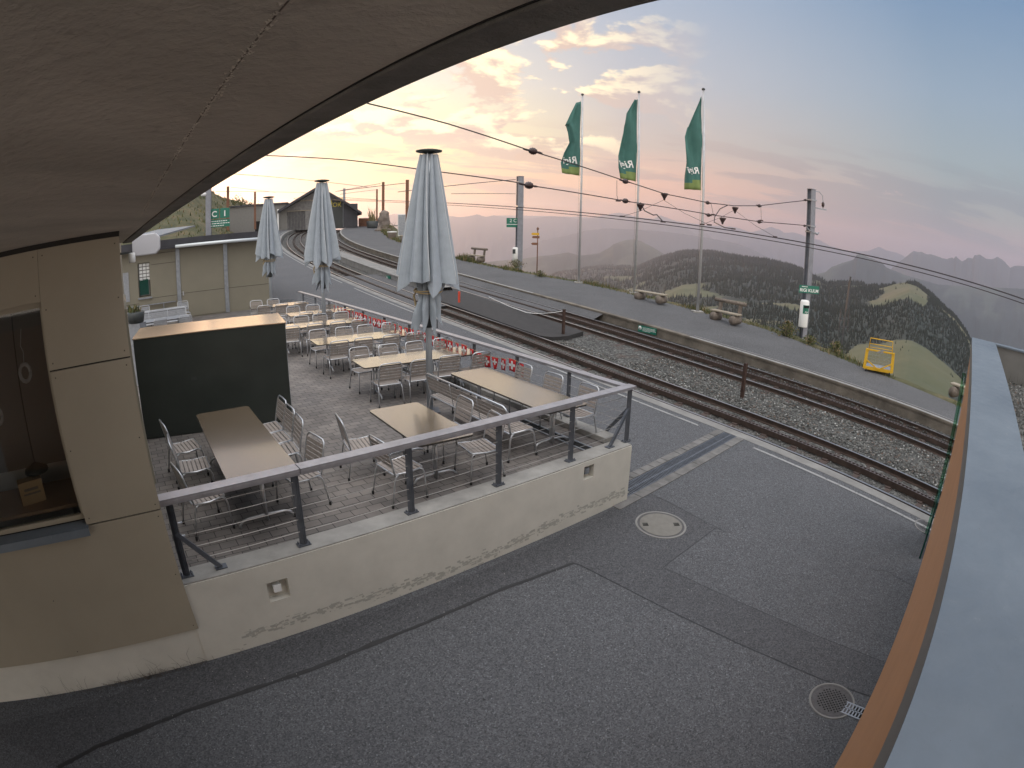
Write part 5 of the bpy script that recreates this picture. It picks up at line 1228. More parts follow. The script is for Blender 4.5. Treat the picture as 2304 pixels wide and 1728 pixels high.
# ================= wires =================
def wire(name, label, P, r, group, parts=None, org=None):
    t = thing(name, label, 'overhead wire', P[0], 0, group); O = P[0]
    MB().tube([p-O for p in P], r, 5).build('wire', M_['wire'], t); return t, O
def insulator(t, O, p, d, s=1.0):
    s *= .8
    d = d.normalized(); mb = MB(); pr = [(-.36, .015), (-.24, .035), (-.17, .03), (-.13, .05), (-.10, .09), (-.07, .055), (-.035, .115), (0, .06), (.035, .115), (.07, .055), (.10, .09), (.13, .05), (.17, .03), (.24, .035), (.36, .015)]
    mb.tube([p-O+d*(a*s) for a, _ in pr], [q*s for _, q in pr], 10); mb.build('insulator', M_['insul'], t)
def interp(a, b, n, sag=0): return [a.lerp(b, k/n)-Vector((0, 0, sag*4*(k/n)*(1-k/n))) for k in range(n+1)]
topR = zat(1822, 450, bR); lowR = zat(1818, 508, bR)
A_ = atr(833, 234, 13.0); B1 = atr(1193, 339, 16.6); A0_ = Vector((-7.6, 7.8, 7.4))
Pm = [A0_, A_, atr(1010, 279, 14.6), B1, atr(1409, 408, 20.5), atr(1495, 436, 21.8), atr(1592, 456, 23.2), atr(1651, 463, 24.3), atr(1708, 463, 25.4), topR]
t, O = wire('span_wire', 'uppermost span wire crossing the dawn sky down to the top of the right mast', Pm, .018, 'span wires over the tracks')
for px_, py_, r_, s in ((1199, 340, 16.7, 1.15), (1407, 408, 20.45, 1), (1592, 456, 23.2, .8), (1708, 463, 25.4, .8), (1812, 450, 27.0, .6)): insulator(t, O, atr(px_, py_, r_), Vector((.9, .6, -.1)), s)
A_ = atr(600, 350, 20); Pm = [Vector((-7.6, 7.8, 6.4)), A_, atr(780, 360, 18), atr(965, 384, 17.2), atr(1160, 410, 17.5), atr(1195, 418, 18), atr(1409, 453, 20.8), atr(1604, 484, 23.6), atr(1708, 499, 25.4), lowR]
t, O = wire('span_wire', 'second span wire running just below the uppermost one to the right mast', Pm, .018, 'span wires over the tracks')
for px_, py_, r_, s in ((1190, 417, 17.9, 1.25), (1407, 452, 20.75, 1), (1594, 484, 23.4, .8), (1708, 499, 25.4, .85), (1810, 508, 27.0, .6)): insulator(t, O, atr(px_, py_, r_), Vector((.9, .6, -.08)), s)
Vp = lambda pts, c: [onV(px_, py_, c[0], c[1]) for px_, py_ in pts]
t = thing('anchor_post', 'steel post behind the bistro roof that anchors the two span wires', 'post', (-7.6, 7.8, -.5)); MB().bar((0, 0, 0), (0, 0, 8.1), .2, .2).build('post', M_['mast'], t); MB().box((0, 0, 8.11), (.26, .26, .02)).build('cap', M_['mast'], t)
cc1 = ((7.66, 11.7), (2.49, 18.2)); c2a = C1[idx(7.66, 11.7)]+N1[idx(7.66, 11.7)]*4.2; c2b = C1[idx(2.0, 18.9)]+N1[idx(2.0, 18.9)]*4.2; cc2 = ((c2a.x, c2a.y), (c2b.x, c2b.y))
def contact(dc, z, label, iS, iE):
    L = off(dc, RAIL+z, iS, iE); L = L[::12]+[L[-1]]
    return wire('contact_wire', label, L, .014, 'contact wires above the tracks')
contact(0.0, 4.72, 'contact wire hanging above the nearest track, lower of the two parallel wires', idx(18, -6), idx(-28, 76))
contact(4.2, 4.46, 'contact wire hanging above the second track, upper of the two parallel wires', idx(18, -6), idx(-28, 76))
# registration arms and droppers between span wires and contact wires
def thinwire(name, label, P, r=.012, parts=()): return wire(name, label, P, r, 'registration gear')
g_ = 'registration gear'
for (pts, lab, r0) in (([(1637, 462, 24.0), (1620, 470, 23.8), (1608, 488, 23.4), (1607, 500, 23.2), (1630, 512, 22.4), (1650, 515, 21.6)], 'curved registration arm hanging from the span wire beside the third flagpole', .02),
                       ([(1441, 456, 21.4), (1450, 474, 21.0), (1470, 484, 20.6), (1478, 483, 20.3), (1492, 499, 19.6)], 'kinked registration arm hanging between the second and third flagpoles', .02),
                       ([(1388, 406, 20.3), (1388, 440, 20.4), (1391, 452, 20.5)], 'vertical dropper linking the two span wires beside the middle flagpole', .008),
                       ([(1600, 458, 23.3), (1605, 483, 23.5)], 'vertical dropper linking the two span wires beside the third flagpole', .008),
                       ([(1712, 466, 25.4), (1713, 496, 25.4)], 'vertical dropper left of the right mast', .008),
                       ([(1493, 450, 21.7), (1440, 475, 20.8), (1400, 487, 19.5)], 'slanting bridle wire running down left to the contact wire', .007),
                       ([(1493, 450, 21.7), (1540, 480, 21.2), (1596, 506, 20.0)], 'slanting bridle wire running down right towards the third flagpole', .007),
                       ([(1653, 472, 24.3), (1620, 490, 22.5), (1580, 505, 20.5)], 'slanting bridle wire crossing behind the third flagpole', .007),
                       ([(1657, 476, 24.3), (1700, 508, 22.8), (1744, 533, 21.5)], 'slanting bridle wire ending at the contact wire left of the right mast', .007)):
    P = [atr(*q) for q in pts]; t, O = thinwire('registration_arm' if r0 > .01 else 'dropper_wire', lab, P, r0)
    e_ = P[-1]-O; MB().box(e_, (.16, .07, .05), .4).build('clip', M_['insul'], t)
for px_, py_, r_ in ((1495, 437, 21.9), (1441, 461, 21.3), (1654, 468, 24.3), (1626, 492, 23.5)):
    p = atr(px_, py_, r_); t = thing('wire_hanger', {1495: 'funnel shaped hanger on the upper span wire', 1441: 'funnel shaped hanger beside the middle flagpole', 1654: 'funnel shaped hanger above the curved arm', 1626: 'funnel shaped hanger on the lower span wire near the third flagpole'}[px_], 'wire fitting', p, 0, 'hangers on the span wires')
    MB().lathe([(.03, -.22), (.05, -.15), (.13, -.02), (.15, .03), (.02, .05)], 10).build('body', M_['insul'], t)
# wires of the masts further off
def farw(a, b, lab, r=.02, s=.0): return wire('span_wire', lab, interp(a, b, 10, s), r, 'distant span wires')
q = lambda px_, py_, r_: atr(px_, py_, r_)
farw(zat(1160, 404, bL), q(895, 432, 38), 'span wire rising to the top of the left grey mast', .022)
farw(zat(1160, 436, bL), q(1015, 436, 39), 'short level span wire on the left of the grey mast', .016)
farw(zat(912, 412, b3), q(760, 430, 58), 'span wire rising to the mast beside the nearest parasol', .03)
farw(zat(856, 413, b4), q(755, 431, 80), 'span wire rising to the mast behind the standing stone', .03)
farw(zat(846, 427, b5), q(765, 437, 82), 'thin span wire left of the three rust coloured masts', .025)
farw(q(846, 449, 85), q(760, 444, 82), 'low slack wire left of the three rust coloured masts', .025)
farw(q(520, 421, 60), q(620, 433, 90), 'thin wire over the grassy slope left of the farthest parasol', .02)
farw(q(485, 431, 50), q(700, 434, 95), 'thin level wire running behind the two rear parasols', .02)
farw(q(520, 391, 40), q(830, 421, 60), 'slack wire sloping down behind the middle parasol', .02)
# ================= things on the far platform =================
def log_bench(c, L, label, back, ang_, r=0):
    t = thing('log_bench', label, 'bench', c, ang_, 'log benches along the platform edge'); k = .72
    MB().box((0, 0, .46), (L, .34, .075)).build('seat', M_['woodpale'], t, bevel=.02)
    for s in (-1, 1):
        mb = MB(); mb.tube([(s*L*.36, -.24, .20), (s*L*.36, .24, .20)], .20, 14); mb.build('log_foot', M_['wood'], t)
        if back: MB().bar((s*L*.36, .2, .1), (s*L*.36, .32, 1.0), .12, .13).build('back_post', M_['wood'], t)
    if back: MB().tube([(-L*.56, .26, .93), (L*.56, .26, .93)], .085, 10).build('backrest', M_['wood'], t)
    return t
def bench_px(a, b, label, back, turn=0):
    A, B = onG(*a), onG(*b); d = B-A; L = d.length; return log_bench(((A+B)/2), L*1.25, label, back, math.atan2(d.y, d.x)+turn)
bench_px((1437, 672), (1490, 686), 'long backless log bench between the middle and right flagpoles', False)
bench_px((1608, 718), (1656, 733), 'log bench with rail back just right of the third flagpole', True)
bench_px((1059, 586), (1083, 592), 'log bench with back beside the nearest parasol, far along the platform', True)
A = onG(2142, 889); B = onG(2200, 915); log_bench((A+B)/2, (B-A).length*1.15, 'backless log bench at the right end of the platform, cut off by the glass screen', False, math.atan2((B-A).y, (B-A).x))
for k, (px_, py_, lab) in enumerate(((882, 536, 'round log stool with a pale top near the far masts'), (912, 546, 'dark log seat right of the round stool, near the nearest parasol'))):
    b = onG(px_, py_); t = thing('log_stool', lab, 'stool', b, 0, 'log stools'); MB().lathe([(.35, -.1), (.42, 0), (.45, .4), (.5, .62)], 16).build('trunk', M_['wood'], t); MB().lathe([(.5, .62), (.55, .64), (.52, .72), (.02, .74)], 16).build('top', M_['white'] if k == 0 else M_['woodpale'], t)
b = onG(838, 513); t = thing('flower_tub', 'dark tub with a spiky plant at the far end of the platform', 'planter', b); MB().lathe([(.7, -.1), (.75, .1), (.85, .95), (.78, .97)], 14).build('tub', M_['dark'], t)
mb = MB()
for k in range(60):
    a = rnd.uniform(0, 6.28); p0_ = Vector((rnd.uniform(-.4, .4), rnd.uniform(-.4, .4), .9)); p1_ = p0_+Vector((rnd.uniform(-.6, .6), rnd.uniform(-.6, .6), rnd.uniform(.4, 2.0)*(1.3-abs(p0_.x)))); s = Vector((.05, 0, 0)); mb.add([p0_-s, p0_+s, p1_], [(0, 1, 2)])
mb.build('foliage', M_['blade'], t)
# standing stone
b = onG(864, 519); t = thing('standing_stone', 'rough pale standing stone beside the rust coloured masts', 'stone', b); hh = zat(866, 474, b).z-b.z
rows = []
for i in range(13):
    v = i/12; rows.append([])
    for k in range(13):
        a = 2*math.pi*(k % 12)/12; r = (1.25-.35*v)*(1 if v < .93 else .7)*(.95+.3*noise.noise(Vector((math.cos(a)*1.5, math.sin(a)*1.5, v*4)))); r *= 1.35 if v < .12 else 1; rows[-1].append((r*math.cos(a)*.72, r*math.sin(a)*.6, v*hh-.1))
rows.append([(0, 0, hh+.1)]*13); MB().grid(rows, sm=False).build('stone', mat('pale_rock', (.17, .14, .12), .9, var=.35, vscale=1.5, bump=.6, bscale=4), t)
for px_, py_, lab in ((890, 478, 'pale electrical cabinet standing between the stone and the mast beside the parasol'),):
    b = onG(905, 530); t = thing('utility_cabinet', lab, 'cabinet', b); MB().box((0, 0, 1.2), (.9, .6, 2.5)).build('housing', M_['white'], t, bevel=.03); MB().box((0, -.31, 1.2), (.78, .02, 2.3)).build('door', M_['galv'], t)
# small railing on the horizon right of the shed
a_, b_ = onG(808, 509.5), onG(832, 509.5); t = thing('fence', 'tiny post fence on the skyline right of the shed', 'fence', a_); mb = MB()
for k in range(12):
    p = (b_-a_)*(k/11); q_ = MB().bar(p, p+Vector((0, 0, 1.2)), .12, .12).build('post', M_['mastrust'], t)
MB().bar(Vector((0, 0, 1.15)), b_-a_+Vector((0, 0, 1.15)), .08, .08).build('rail', M_['mastrust'], t)
# chained posts between the tracks
for (bp, tp_, lab) in (((1266.5, 761), (1269.6, 696), 'rusty steel post with a chain at the end of the rubber slab'), ((1669, 896), (1680, 818), 'bare rusty steel post standing in the ballast between the tracks')):
    b = onG(*bp, -.38); hh = zat(*tp_, b).z-b.z; t = thing('marker_post', lab, 'post', b, R(30), 'rusty posts between the tracks'); lean = Vector((.03, .02, 0)); MB().bar((0, 0, -.2), lean+Vector((0, 0, hh)), .09, .09).build('post', M_['rust'], t)
b = onG(1266.5, 761, -.38); hz = zat(1269.6, 700, b).z; ch = [Vector((b.x, b.y, hz)), onG(1240, 704, .28), onG(1206, 706, .04), onG(1184, 703, -.1), onG(1148, 690, -.18), onG(1100, 668, -.2)]
t = thing('barrier_chain', 'slack white chain running from the rusty post down onto the crossing', 'chain', ch[0]); MB().tube([p-ch[0] for p in catmull3(ch)] if False else [p-ch[0] for p in ch], .014, 6).build('chain', M_['white'], t)
b = onG(1033, 678); t = thing('red_marker', 'short red marker post right beside the nearest parasol', 'marker', b); MB().box((0, 0, .2), (.10, .10, .5)).build('post', M_['redglow'], t, bevel=.01)
# yellow hand cart
b0, b1 = onG(1945, 834), onG(2003, 848); d = (b1-b0); L = .98*1.12; t = thing('platform_cart', 'yellow steel luggage cart frame with mesh back parked at the platform edge', 'cart', (b0+b1)/2, math.atan2(d.y, d.x)); L = d.length*1.05; hh = zat(1950, 757, b0).z-b0.z
mb = MB()
for s in (-1, 1): mb.bar((s*L/2, 0, .12), (s*L/2*.94, .05, hh*.68), .09, .12)
mb.bar((-L/2, 0, .16), (L/2, 0, .16), .1, .12); mb.bar((-L/2, 0, hh*.66), (L/2, 0, hh*.66), .05, .06); mb.build('frame', M_['yellow'], t, bevel=.008)
mb = MB(); mb.tube([(-L/2*.86, .02, hh*.6), (-L/2*.80, .0, hh), (L/2*.80, 0, hh), (L/2*.86, .02, hh*.6)], .022, 8); mb.tube([(-L/2*.82, 0, hh*.84), (L/2*.82, 0, hh*.84)], .016, 6); mb.tube([(-L/2*.84, 0, hh*.74), (L/2*.84, 0, hh*.74)], .012, 6); mb.build('handle_frame', M_['yellow'], t)
MB().bar((-L/2*.9, -.05, .45), (0, -.05, .16), .03, .05).bar((L/2*.9, -.05, .45), (0, -.05, .16), .03, .05).build('brace', M_['yellow'], t)
MB().box((0, .30, .20), (L*.9, .60, .05)).build('platform', M_['galv'], t)
MB().bar((-.12, -.02, hh*.62), (.16, -.02, hh*.72), .02, .05).bar((.0, -.02, hh*.6), (.12, -.02, hh*.66), .02, .04).build('latch', M_['galv'], t)
for s in (-1, 1):
    for yy in (0, .5): MB().tube([(s*L/2*.85-.025, yy, .075), (s*L/2*.85+.025, yy, .075)], .075, 12).build('wheel', M_['foot'], t)
mb = MB()
for k in range(7): mb.bar((-L/2*.8+k*L*.133, .03, .25), (-L/2*.8+k*L*.133, .03, hh*.65), .006, .006)
for k in range(6): mb.bar((-L/2*.9, .03, .3+k*.12), (L/2*.9, .03, .3+k*.12), .006, .006)
mb.build('mesh_back', M_['galv'], t)
# lattice pole down the slope
t0 = atr(1910, 622, 60); b0 = atr(1898, 738, 60); t = thing('lattice_mast', 'thin antenna mast with a small frame at its foot beyond the platform edge', 'mast', b0, 0); hh = t0.z-b0.z; mb = MB(); mb.bar((0, 0, 0), (.3, 0, hh), .12, .12); mb.bar((0, 0, -9), (0, 0, 0), .12, .12)
mb.build('pole', M_['lattice'], t); mb = MB()
for s in (-1, 1): mb.bar((s*.55, 0, -.4), (s*.5, 0, 1.9), .1, .1)
for z in (0.1, .9): mb.bar((-.6, 0, z), (.6, 0, z), .1, .1)
mb.build('frame', M_['lattice'], t); mb = MB(); mb.bar((.12, -.02, hh*.35), (.29, -.02, hh*.93), .3, .2); mb.build('antenna', M_['lattice'], t)
# ================= shed =================
s0_, s1_ = onG(645, 512), onG(801, 512); s0_ = Vector((s0_.x, s0_.y, 0)); s1_ = Vector((s1_.x, s1_.y, 0)); b = (s0_+s1_)/2; b.z = 3.35
rS = math.hypot(s1_.x, s1_.y); s0_ = s0_.normalized()*rS; b = (s0_+s1_)/2; b.z = 3.3; dS = (s1_-s0_); LS = dS.length; aS = math.atan2(dS.y, dS.x)
t = thing('engine_shed', 'grey boarded shed with a wide gabled roof at the far end of the tracks', 'shed', b, aS)
he = atr(803, 466, rS).z-b.z; hap = atr(724, 424, rS).z-b.z; hel = atr(640, 470, rS).z-b.z
apx = -.04*LS
mb = MB(); D_ = 16
prof = [(-LS/2, 0), (LS/2, 0), (LS/2, he), (apx, hap-.15), (-LS/2, hel)]; vs = [(x, 0, z) for x, z in prof]+[(x, D_, z) for x, z in prof]; mb.add(vs, [tuple(range(5)), (9, 8, 7, 6, 5)]+[(i, i+5, (i+1) % 5+5, (i+1) % 5) for i in range(5)]); mb.build('wall', M_['shedwood'], t)
mb = MB()
def rslab(x0, z0, x1, z1, th=.35):
    vs = [(x0, -1.4, z0), (x1, -1.4, z1), (x1, D_+1, z1), (x0, D_+1, z0)]; v2 = [(x, y, z+th) for x, y, z in vs]; mb.add(vs+v2, [(0, 1, 2, 3), (7, 6, 5, 4), (0, 4, 5, 1), (1, 5, 6, 2), (2, 6, 7, 3), (3, 7, 4, 0)])
rslab(-LS/2-1.2, hel-.6, apx, hap-.05); rslab(apx, hap-.05, LS/2-.9, he+.05+ (hap-he)*.02); rslab(LS/2-.9, he+.07, LS/2+.75, he-1.1); mb.build('roof', M_['roof'], t)
mb = MB(); 
for k in range(46):
    x = -LS/2+.2+k*(LS-.4)/45; 
    if x < LS*.02 : mb.box((x, -.05, hel*.43), (.06, .08, hel*.86))
mb.build('board_battens', M_['roof'], t)
mb = MB(); mb.box((0, -.10, hel*.88), (LS*.98, .12, .12)); mb.box((apx, -.1, hel*1.32), (LS*.52, .1, .12)); mb.build('beam', M_['woodpale'], t)
MB().box((LS*.22, -.12, 1.95), (LS*.20, .1, 3.9)).build('door', M_['dark'], t); d2 = MB().box((-LS*.13, -.1, 1.35), (1.9, .1, 2.7)).build('door', M_['shedwood'], t)
MB().box((LS*.42, -.12, 1.7), (2.0, .5, 3.4)).build('side_box', M_['roof'], t); MB().box((LS*.33, -.15, 2.9), (.35, .1, 5.4)).build('downpipe', M_['galv'], t)
M_['yel'] = mat('yellow_lettering', (.55, .45, .05), .6)
put_text('LOK', .85, M_['yel'], t, Vector((LS*.205, -.19, 3.3)), facing(0)); put_text('7', 1.5, M_['yel'], t, Vector((LS*.275, -.19, 3.65)), facing(0)); 
mb = MB().lathe([(.35, 0), (.6, .0), (.6, .05), (.35, .05)], 20); o = mb.build('round_emblem', M_['yel'], t); o.rotation_euler = (R(90), 0, 0); o.location = (LS*.10, -.17, 3.6)
# low grey annexe left of the shed
t = thing('shed_extension', 'low grey flat building joined to the left of the wooden shed', 'building', b-dS.normalized()*(LS/2+4.2), aS); MB().box((0, 4, 1.9), (8.4, 8, 3.9)).build('wall', M_['parapet'], t); MB().box((0, 4, 3.9), (8.8, 8.6, .2)).build('roof', M_['roof'], t); MB().box((.5, -.06, .9), (1.6, .1, 1.4)).build('opening', M_['hole'], t); MB().box((3.0, -.2, 1.5), (.25, .25, 3.2)).build('downpipe', M_['white'], t)
# ================= grass along the far platform edge =================
mb = MB(); OC = OUTc
for _ in range(11000):
    i = rnd.uniform(0, len(OC)-2); k = int(i); p = OC[k].lerp(OC[k+1], i-k); tt = (OC[k+1]-OC[k]).normalized(); nn = Vector((tt.y, -tt.x, 0)); 
    dn = noise.noise(Vector((p.x*.45, p.y*.45, 1))); 
    if rnd.random() > .62+dn: continue
    q_ = p+nn*(rnd.gauss(.12, .16)+.1*noise.noise(Vector((p.x*2, p.y*2, 4)))); hgt = rnd.uniform(.05, .18)*(1+max(0, dn)*3.5); z = Gz(q_.x, q_.y)
    w = .012+.0004*q_.length; dx = Vector((rnd.uniform(-1, 1), rnd.uniform(-1, 1), 0)).normalized(); base = Vector((q_.x, q_.y, z-.03)); tip = base+Vector((rnd.uniform(-.5, .5)*hgt, rnd.uniform(-.5, .5)*hgt, hgt+.03)); mb.add([base-dx*w, base+dx*w, tip], [(0, 1, 2)])
tag(mb.build('edge_grass', M_['blade']), 'dry and green grass tufts along the outer edge of the far platform', 'grass', kind='stuff')
def shrub(px_, py_, w, h, n, lab, name='shrub'):
    b = onG(px_, py_); t = thing(name, lab, 'plant', b); mb = MB()
    for _ in range(n):
        a = rnd.uniform(0, 6.28); r = abs(rnd.gauss(0, w*.45)); z = rnd.random()**.8*h*(1-.5*r/w); c = Vector((r*math.cos(a), r*math.sin(a), z)); s = rnd.uniform(.015, .04)*(1+w*.4); d1 = Vector((rnd.uniform(-1, 1), rnd.uniform(-1, 1), rnd.uniform(-.3, 1))).normalized()*s*2; d2 = d1.cross(Vector((rnd.uniform(-1, 1), rnd.uniform(-1, 1), rnd.uniform(-1, 1)))).normalized()*s*.7
        mb.add([c, c+d1*.5+d2, c+d1, c+d1*.5-d2], [(0, 1, 2, 3)])
    mb.build('foliage', M_['blade'], t); mb = MB()
    for _ in range(14): a = rnd.uniform(0, 6.28); mb.tube([(0, 0, -.05), (w*.4*math.cos(a), w*.4*math.sin(a), h*rnd.uniform(.5, 1.1))], .008, 4)
    mb.build('stems', M_['wood'], t)
shrub(1770, 757, .55, .7, 900, 'reddish green bush at the foot of the right mast'); shrub(1822, 775, .5, .4, 500, 'low weeds right of the right mast', 'weeds'); shrub(1160, 601, .7, .55, 600, 'small bush at the foot of the left grey mast'); shrub(1215, 623, .5, .4, 300, 'weeds around the hiking signpost', 'weeds'); shrub(878, 525, 1.6, 1.3, 600, 'weeds growing right of the standing stone', 'weeds'); shrub(1880, 795, .45, .5, 500, 'tall dry grass clump left of the yellow cart', 'weeds')
# thin dry weeds at the plinth of the bistro
mb = MB()
for _ in range(150):
    a = rnd.gauss(.9, .55) if rnd.random() < .75 else rnd.uniform(.1, 2.4); p = fl(a, rnd.uniform(-.05, .0), 0); z = Gz(p.x, p.y); h = rnd.uniform(.03, .12) if rnd.random() < .85 else rnd.uniform(.15, .32); q_ = Vector((p.x, p.y, z)); m_ = q_+Vector((rnd.uniform(-.05, .05), rnd.uniform(-.08, .02), h*.6)); tip = m_+Vector((rnd.uniform(-.12, .12), rnd.uniform(-.08, .05), h*.4))
    mb.tube([q_, m_, tip], [.0022, .0018, .0008], 3)
tag(mb.build('dry_weeds', mat('dry_stems', (.10, .08, .06), .9)), 'sparse dry weeds growing from the joint under the beige wall', 'weeds', kind='stuff')
# ================= hill behind the annex =================
crest = [(-75, 12), (-60, 10.5), (-48, 8.5), (-40, 9.5), (-34, 8.6), (-31.5, 7.2), (-30, 4.8), (-29.1, 4.1), (-28.0, 3.5), (-26.7, 3.1), (-25.9, 2.7), (-24.6, 2.35), (-22.8, 2.0), (-20.5, 1.4), (-19, .8), (-18, 0)]  # hidden left part of the crest raised to keep the sun off the terrace
def lerp_tab(T, x):
    if x <= T[0][0]: return T[0][1]
    for a, b in zip(T, T[1:]):
        if x <= b[0]: return a[1]+(b[1]-a[1])*(x-a[0])/(b[0]-a[0])
    return T[-1][1]
rows = []
for i in range(0, 121):
    az = -75+57*i/120; rows.append([]); cel = lerp_tab(crest, az)
    for j in range(0, 41):
        f = j/40; r0_ = 44+max(0, min(1, (az+30)/6))*62; r = r0_+(150-r0_)*f; zc = CH+150*math.tan(R(cel)); x, y = r*math.sin(R(az)), r*math.cos(R(az)); z0 = min(Gz(x, y), 3.4)-.4
        g_f = min(1, max(0, (f-.0)/.82)); g_f = g_f*g_f*(3-2*g_f)*.5+g_f*.5; zt = CH+r*math.tan(R(cel)); z = z0+(zt-z0)*g_f
        if f > .82: z = CH+r*math.tan(R(cel))-(f-.82)*40
        nz = noise.fractal(Vector((x*.12, y*.12, 2)), 1, 2, 5)*(.9 if .05 < f < .8 else .35); rows[-1].append((x, y, z+nz*.7))
tag(MB().grid(rows).build('hillside', M_['grass']), kind='structure')
mb = MB()
for _ in range(9000):
    i = rnd.uniform(0, 119); j = rnd.uniform(2, 34); a, b_ = int(i), int(j); p = Vector(rows[a][b_]).lerp(Vector(rows[a+1][b_+1]), rnd.random()); s = rnd.uniform(.15, .5)*(.5+p.length/120)
    if noise.noise(Vector((p.x*.15, p.y*.15, 7))) < -.15: continue
    d = Vector((rnd.uniform(-1, 1), rnd.uniform(-1, 1), 0)).normalized()*s*.22; mb.add([p-d, p+d, p+Vector((rnd.uniform(-.2, .2), rnd.uniform(-.2, .2), s))], [(0, 1, 2)])
tag(mb.build('hill_grass', M_['blade']), 'tufty dry grass covering the slope behind the annex', 'grass', kind='stuff')
for k, (px_, py_, r_, h) in enumerate(((534, 452, 118, 2.0), (548, 456, 120, 1.6), (568, 461, 122, 1.5))):
    p = atr(px_, py_, r_); t = thing('ridge_bush', ('leftmost', 'middle', 'rightmost')[k]+' of the three small bushes on the skyline of the grassy slope', 'bush', (p.x, p.y, p.z-.9), 0, 'bushes on the skyline'); mb = MB()
    for _ in range(260):
        v = Vector((rnd.gauss(0, .6), rnd.gauss(0, .6), abs(rnd.gauss(.5, .5))*h*.6+.3)); s = Vector((rnd.uniform(-.2, .2), 0, rnd.uniform(-.2, .2))); s2 = Vector((0, rnd.uniform(-.2, .2), rnd.uniform(-.2, .2))); mb.add([v, v+s, v+s+s2, v+s2], [(0, 1, 2, 3)])
    mb.build('crown', M_['blade'], t); MB().tube([(0, 0, -.5), (0, 0, h*.5)], .06, 5).build('trunk', M_['wood'], t)
# ================= mountains =================
def elaz(px_, py_): d = ray(px_, py_); return math.degrees(math.asin(d[2])), math.degrees(math.atan2(d[0], d[1]))
def tab(P): T = sorted([(elaz(*p)[1], elaz(*p)[0]) for p in P]); return T
def rock(name, c, rough=.95): return mat(name, c, rough, var=.25, vscale=.0012)
def ridge(name, P, Rk, col, ext=(None, None), foot=-5.5, rough_amp=1.0, seed=0, n=420):
    T = tab(P); a0, a1 = T[0][0], T[-1][0]
    if ext[0]: T = [ext[0]]+T; a0 = ext[0][0]
    if ext[1]: T = T+[ext[1]]; a1 = ext[1][0]
    r = Rk*1000; rows = []
    for i in range(n+1):
        az = a0+(a1-a0)*i/n; ce = lerp_tab(T, az); zc = CH+r*math.tan(R(ce)); rows.append([])
        jag = noise.fractal(Vector((az*2.2, seed, 0)), 1, 2, 6)*r*.0006*rough_amp
        for j in range(43):
            f = j/36; rr_ = r*(.66+.34*f) if f <= 1 else r*(1+(f-1)*.25); zf = -1150 if Rk > 5 else -800
            s = f if f <= 1 else 2-f*1.0
            z = zf+(zc-zf)*(s**.85 if s > 0 else 0)
            am = (1-abs(2*min(f, 1)-1))*r*.012*rough_amp
            z += noise.ridged_multi_fractal(Vector((az*.5+f*.8, f*2.6-az*.1, seed)), 1, 2.1, 7, 1, 2)*am*.8-am*.7+jag*min(1, max(0, (f-.75)/.25))
            rows[-1].append((rr_*math.sin(R(az)), rr_*math.cos(R(az)), z))
    o = MB().grid(rows, sm=True).build(name, col); tag(o, kind='structure'); return o
def tk(fn): return fn
def wood_meadow(nm, wood, meadow, s, t0=.47, t1=.53, clear=None):
    def fn(nt, b, vec):
        n = noise_(nt, vec, s, 7, .62)
        if clear:
            vm = nt.nodes.new('ShaderNodeVectorMath'); vm.operation = 'DISTANCE'; nt.links.new(vec, vm.inputs[0]); vm.inputs[1].default_value = clear[0]
            n = math_(nt, 'SUBTRACT', n, math_(nt, 'MULTIPLY', math_(nt, 'SUBTRACT', 1.0, math_(nt, 'DIVIDE', vm.outputs['Value'], clear[1]), clamp=True), .30))
        n2 = noise_(nt, vec, s*9, 5, .6); c = mix(nt, smooth_(nt, n, t0, t1), meadow, wood)
        c = mix(nt, .5, c, ramp(nt, n2, [(.3, (.6, .6, .6, 1)), (.7, (1.4, 1.4, 1.4, 1))]), 'MULTIPLY'); nt.links.new(c, b.inputs['Base Color'])
    return mat(nm, wood, .95, fn=fn)
rocky = rock('distant_rock', (.09, .09, .10)); M_E = [(1335, 489), (1360, 484), (1392, 478), (1412, 482), (1440, 490), (1470, 492), (1487, 485), (1493, 487), (1520, 497), (1560, 503), (1604, 508), (1623, 508), (1654.6, 511), (1689.4, 522.5), (1711.6, 517.7), (1735, 510), (1756, 517.7), (1765, 524), (1784, 522.5), (1800, 527), (1825.5, 536.7), (1844.5, 540), (1866.7, 552.5), (1904.6, 565), (1936, 565), (1952, 565), (1977.4, 555), (1993, 562.7), (2015.4, 568), (2031, 574.7), (2045, 584)]
ridge('far_alps', M_E, 11.5, rocky, ext=((-2, .9), (60, 0)), seed=1)
ridge('hazy_alps', [(805, 495.6), (824, 489), (843, 492), (874.7, 484.5), (887, 481), (922, 486), (985, 487), (1016, 486), (1035, 489), (1057, 486), (1073, 482), (1092, 488), (1111, 484.5), (1136, 489), (1158, 492), (1202, 491), (1240, 486), (1269, 488), (1304, 494), (1335, 489), (1348, 487), (1370, 493), (1420, 495), (1460, 500), (1490, 502), (1525, 503), (1545, 513), (1557, 521), (1566, 527), (1590, 525), (1604, 537), (1640, 560), (1700, 590)], 9.2, rocky, ext=((-30, .6), (26, -5)), seed=2)
Fz = [(600, 1100), (700, 1020), (775, 960), (850, 900), (900, 912), (945, 912), (1020, 945), (1060, 940), (1110, 955), (1200, 990), (1260, 1000), (1330, 980), (1345, 995), (1375, 965), (1400, 995), (1450, 1030), (1490, 1010), (1520, 985), (1560, 988), (1580, 998), (1600, 955), (1670, 945), (1740, 995), (1810, 1005), (1850, 990), (1885, 970), (1930, 1000), (1980, 1040), (2040, 1110), (2100, 1085), (2150, 1083), (2212, 1090)]
ridge('blue_peaks', [(1900+.18264*x, 400+.18264*y) for x, y in Fz], 5.4, rocky, ext=((33.5, -4.5), (66, -.4)), seed=3)
